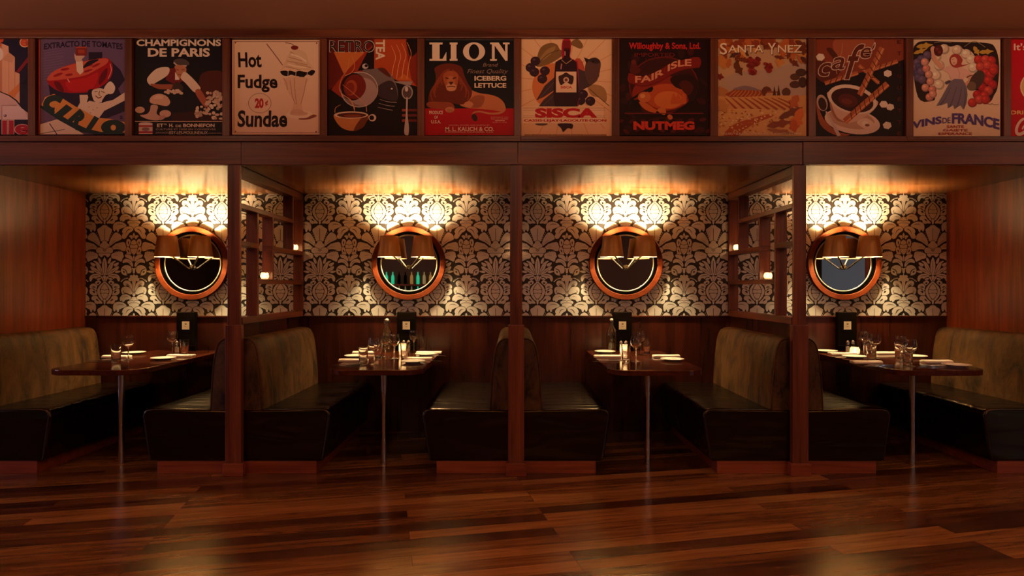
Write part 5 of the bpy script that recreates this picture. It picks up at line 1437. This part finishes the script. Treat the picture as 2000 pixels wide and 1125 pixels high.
R = math.radians
LAY = [
 # far left booth
 ('wine', 250.6, 702.7, 'wine glass on left side of the far left table, beside a water glass'),
 ('tumbler', 226.6, 706.6, 'water glass on left side of the far left table, beside a wine glass'),
 ('plate', 262, 691.2, 'white plate behind the wine glass on left side of far left table'),
 ('napkin', 228, 698.6, 'folded white napkin behind the water glass at far left'),
 ('knife', 192, 704.6, 'knife left of the water glass at far left'),
 ('knife', 192, 706.8, 'knife left of the water glass at far left, nearest the aisle'),
 ('wine', 336.8, 692.2, 'wine glass on right side of the far left table, before the menu stand'),
 ('tumbler', 360.0, 693.2, 'water glass in front of the menu stand on the far left table'),
 ('salt', 345.5, 689.0, 'small shaker beside the water glass before the far left menu stand'),
 ('plate', 319, 702.2, 'white plate on the right edge of the far left table'),
 ('napkin', 354, 697.0, 'folded napkin beside the plate on right side of far left table'),
 ('fork', 352, 701.6, 'fork by the right edge of the far left table'),
 # second booth
 ('napkin', 690, 705.8, 'napkin nearest the aisle on left side of the second table'),
 ('knife', 680, 712.2, 'long knife at the front left of the second table'),
 ('knife', 676, 714.6, 'knife at the front left of the second table, closest to its edge'),
 ('plate', 695, 697.6, 'white plate between two napkins on left side of second table'),
 ('napkin', 714, 690.2, 'napkin behind the plate on left side of the second table'),
 ('tumbler', 709.5, 711.0, 'water glass at the front left corner of the second table'),
 ('wine', 730.5, 712.0, 'wine glass at the front of the second table, right of a water glass'),
 ('tumbler', 738.5, 700.0, 'water glass behind the front wine glass on the second table'),
 ('wine', 752.5, 697.0, 'wine glass in front of the bottle on the second table'),
 ('bottle', 755.7, 686.4, 'swing top water bottle on the second table'),
 ('wine', 770, 700.2, 'wine glass at the middle of the second table, left of the candle'),
 ('tall', 786.5, 694.2, 'lit candle in tall glass on the second table'),
 ('tumbler', 790.5, 701.4, 'water glass in front of the lit candle on the second table'),
 ('salt', 788.5, 687.4, 'left shaker behind the candle on the second table'),
 ('pepper', 798.0, 687.4, 'right shaker behind the candle on the second table'),
 ('wine', 808.5, 688.4, 'wine glass right of the shakers on the second table'),
 ('tumbler', 826.0, 685.8, 'water glass at the back right of the second table'),
 ('napkin', 838, 690.6, 'napkin at the back right of the second table, before a water glass'),
 ('plate', 832, 694.2, 'white plate between two napkins on right side of second table'),
 ('napkin', 817, 702.6, 'napkin behind the front plate on right side of second table'),
 ('plate', 807, 708.6, 'white plate nearest the aisle on right side of second table'),
 ('fork', 838, 706.4, 'fork at the right edge of the second table'),
 ('fork', 848, 696.0, 'fork at the back right edge of the second table'),
 # third booth
 ('bottle', 1194.3, 686.4, 'swing top water bottle on the third table'),
 ('plate', 1181.6, 689.2, 'white plate in front of the bottle on the third table'),
 ('napkin', 1186, 698.2, 'napkin on left side of the third table, before a plate'),
 ('fork', 1184, 693.6, 'fork between plate and napkin on left side of third table'),
 ('knife', 1188, 703.6, 'knife in front of the napkin on left side of third table'),
 ('knife', 1184, 706.8, 'knife nearest the front left corner of the third table'),
 ('salt', 1213.0, 688.6, 'left shaker behind the candle on the third table'),
 ('pepper', 1222.4, 688.6, 'right shaker behind the candle on the third table'),
 ('tall', 1218.5, 696.0, 'brightly lit candle in glass on the third table'),
 ('tumbler', 1222.5, 706.8, 'water glass in front of the lit candle on the third table'),
 ('wine', 1242.0, 705.8, 'wine glass at the middle front of the third table'),
 ('wine', 1251.8, 692.6, 'wine glass behind another wine glass on the third table'),
 ('tumbler', 1263.0, 690.4, 'water glass at the back right of the third table'),
 ('napkin', 1301, 697.6, 'napkin behind the plate on right side of the third table'),
 ('plate', 1313, 704.4, 'white plate on right side of the third table'),
 ('fork', 1284, 702.0, 'fork between napkin and plate on right side of third table'),
 # far right booth
 ('salt', 1655.8, 688.2, 'left shaker in front of the far right menu stand'),
 ('pepper', 1665.8, 687.4, 'right shaker in front of the far right menu stand'),
 ('round', 1669.5, 693.0, 'round lit candle before the far right menu stand'),
 ('plate', 1614, 688.0, 'white plate at the back left of the far right table'),
 ('napkin', 1645, 693.0, 'napkin at the back left of the far right table, beside the candle'),
 ('plate', 1668, 698.8, 'white plate between two napkins on left side of far right table'),
 ('napkin', 1692, 709.6, 'napkin at the front left of the far right table'),
 ('knife', 1716, 714.4, 'knife nearest the aisle on left side of the far right table'),
 ('knife', 1712, 716.8, 'knife at the front left edge of the far right table'),
 ('fork', 1640, 697.2, 'fork left of the middle plate on left side of far right table'),
 ('wine', 1687.6, 692.2, 'wine glass farthest back on left side of the far right table'),
 ('wine', 1709.0, 699.6, 'wine glass behind a water glass on left side of far right table'),
 ('tumbler', 1702.0, 704.0, 'front water glass on left side of the far right table'),
 ('tumbler', 1695.0, 696.2, 'rear water glass on left side of the far right table'),
 ('wine', 1758.5, 706.2, 'rear wine glass in middle of the far right table'),
 ('tumbler', 1757.0, 701.0, 'rear water glass in middle of the far right table'),
 ('wine', 1778.0, 715.6, 'front wine glass in middle of the far right table'),
 ('tumbler', 1773.0, 710.6, 'front water glass in middle of the far right table'),
 ('napkin', 1733, 691.4, 'napkin at the back right of the far right table'),
 ('plate', 1786, 698.2, 'white plate behind the front napkin on right side of far right table'),
 ('napkin', 1829, 708.2, 'napkin at the front right of the far right table'),
 ('plate', 1868.5, 716.0, 'white plate at the front right end of the far right table'),
 ('fork', 1826, 713.2, 'fork beside the front right plate of the far right table'),
 ('fork', 1818, 716.6, 'fork nearest the aisle on right side of far right table'),
]
for (kind, px, py, lb) in LAY:
    put(kind, on_table(px, py), lb, R(random.uniform(-4, 4)) if kind in ('knife', 'fork', 'napkin') else random.uniform(0, 6))

# votive candles in the lattice
for (sx, x, nm) in ((1, PX[0], 'left'), (-1, PX[2], 'right')):
    put('small', (x + sx * 0.004, 1.20, 1.655), 'small votive candle on the upper shelf of the %s lattice screen' % nm)
    put('small', (x + sx * 0.012, 0.515, 1.387), 'small votive candle on the lower shelf of the %s lattice screen' % nm)
# a ledge behind the middle post carries one more
sh = MB().box(-0.040, 0.040, YB - 0.092, YB - 0.003, 1.600, 1.625).build('wall_shelf', M['wood_x'])
tag(sh, 'little wall ledge behind the middle post carrying a votive candle', 'shelf')
put('small', (0.0, YB - 0.05, 1.625), 'small votive candle on the ledge behind the middle post')

# ------------------------------------------------------------------ back bar across the room, seen only in the second mirror
M['green_glow'] = plain('lit_green_bottle', (0.02, 0.25, 0.12, 1), 0.3, emit=(0.02, 0.75, 0.36, 1), estr=0.6)  # these bottles emit on their own in place of bar lighting
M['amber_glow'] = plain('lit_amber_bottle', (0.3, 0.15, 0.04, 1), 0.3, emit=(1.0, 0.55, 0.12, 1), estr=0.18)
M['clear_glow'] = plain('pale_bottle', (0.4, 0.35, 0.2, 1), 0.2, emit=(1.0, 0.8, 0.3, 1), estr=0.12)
bb = empty('back_bar', (-2.6, -8.6, 0), 'dark back bar with bottle shelf across the room', 'bar')
MB().box(-1.6, 1.6, -0.35, 0.3, 0.0, 1.05).build('counter', M['wain'], bb)
MB().box(-1.6, 1.6, -0.35, -0.05, 1.38, 1.42).build('bottle_shelf', M['wood_x'], bb)
for sx in (-1.58, 1.55): MB().box(sx, sx + 0.03, -0.35, -0.05, 1.05, 1.38).build('shelf_upright', M['wood_z'], bb)
def bar_bottle(mat):
    return MB().lathe([(0.0, 0.0), (0.038, 0.0), (0.04, 0.01), (0.04, 0.18), (0.03, 0.22), (0.014, 0.25), (0.013, 0.31), (0.0, 0.312)], 16).build('bar_bottle', mat, smooth=50)
bp = {'g': bar_bottle(M['green_glow']), 'a': bar_bottle(M['amber_glow']), 'c': bar_bottle(M['clear_glow']), 'd': bar_bottle(M['black'])}
seen = set(); nm = {'g': 'glowing green bottle standing on the back bar', 'a': 'amber bottle standing on the back bar', 'c': 'pale bottle standing on the back bar', 'd': 'dark bottle standing on the back bar'}
for i, ch in enumerate('acdcggdaccgacadcadc'):
    for z in (1.0502, 1.4202):
        c2 = ch if z < 1.2 else 'cadcdggddagcadddaca'[i]
        x = -2.6 - 1.45 + 2.9 * i / 18
        o = bp[c2]
        if c2 in seen: o = o.copy(); COL.objects.link(o)
        seen.add(c2)
        o.location = (x, -8.75, z); tag(o, nm[c2], 'bottle', 'bottles on the back bar, ' + nm[c2].split()[0])
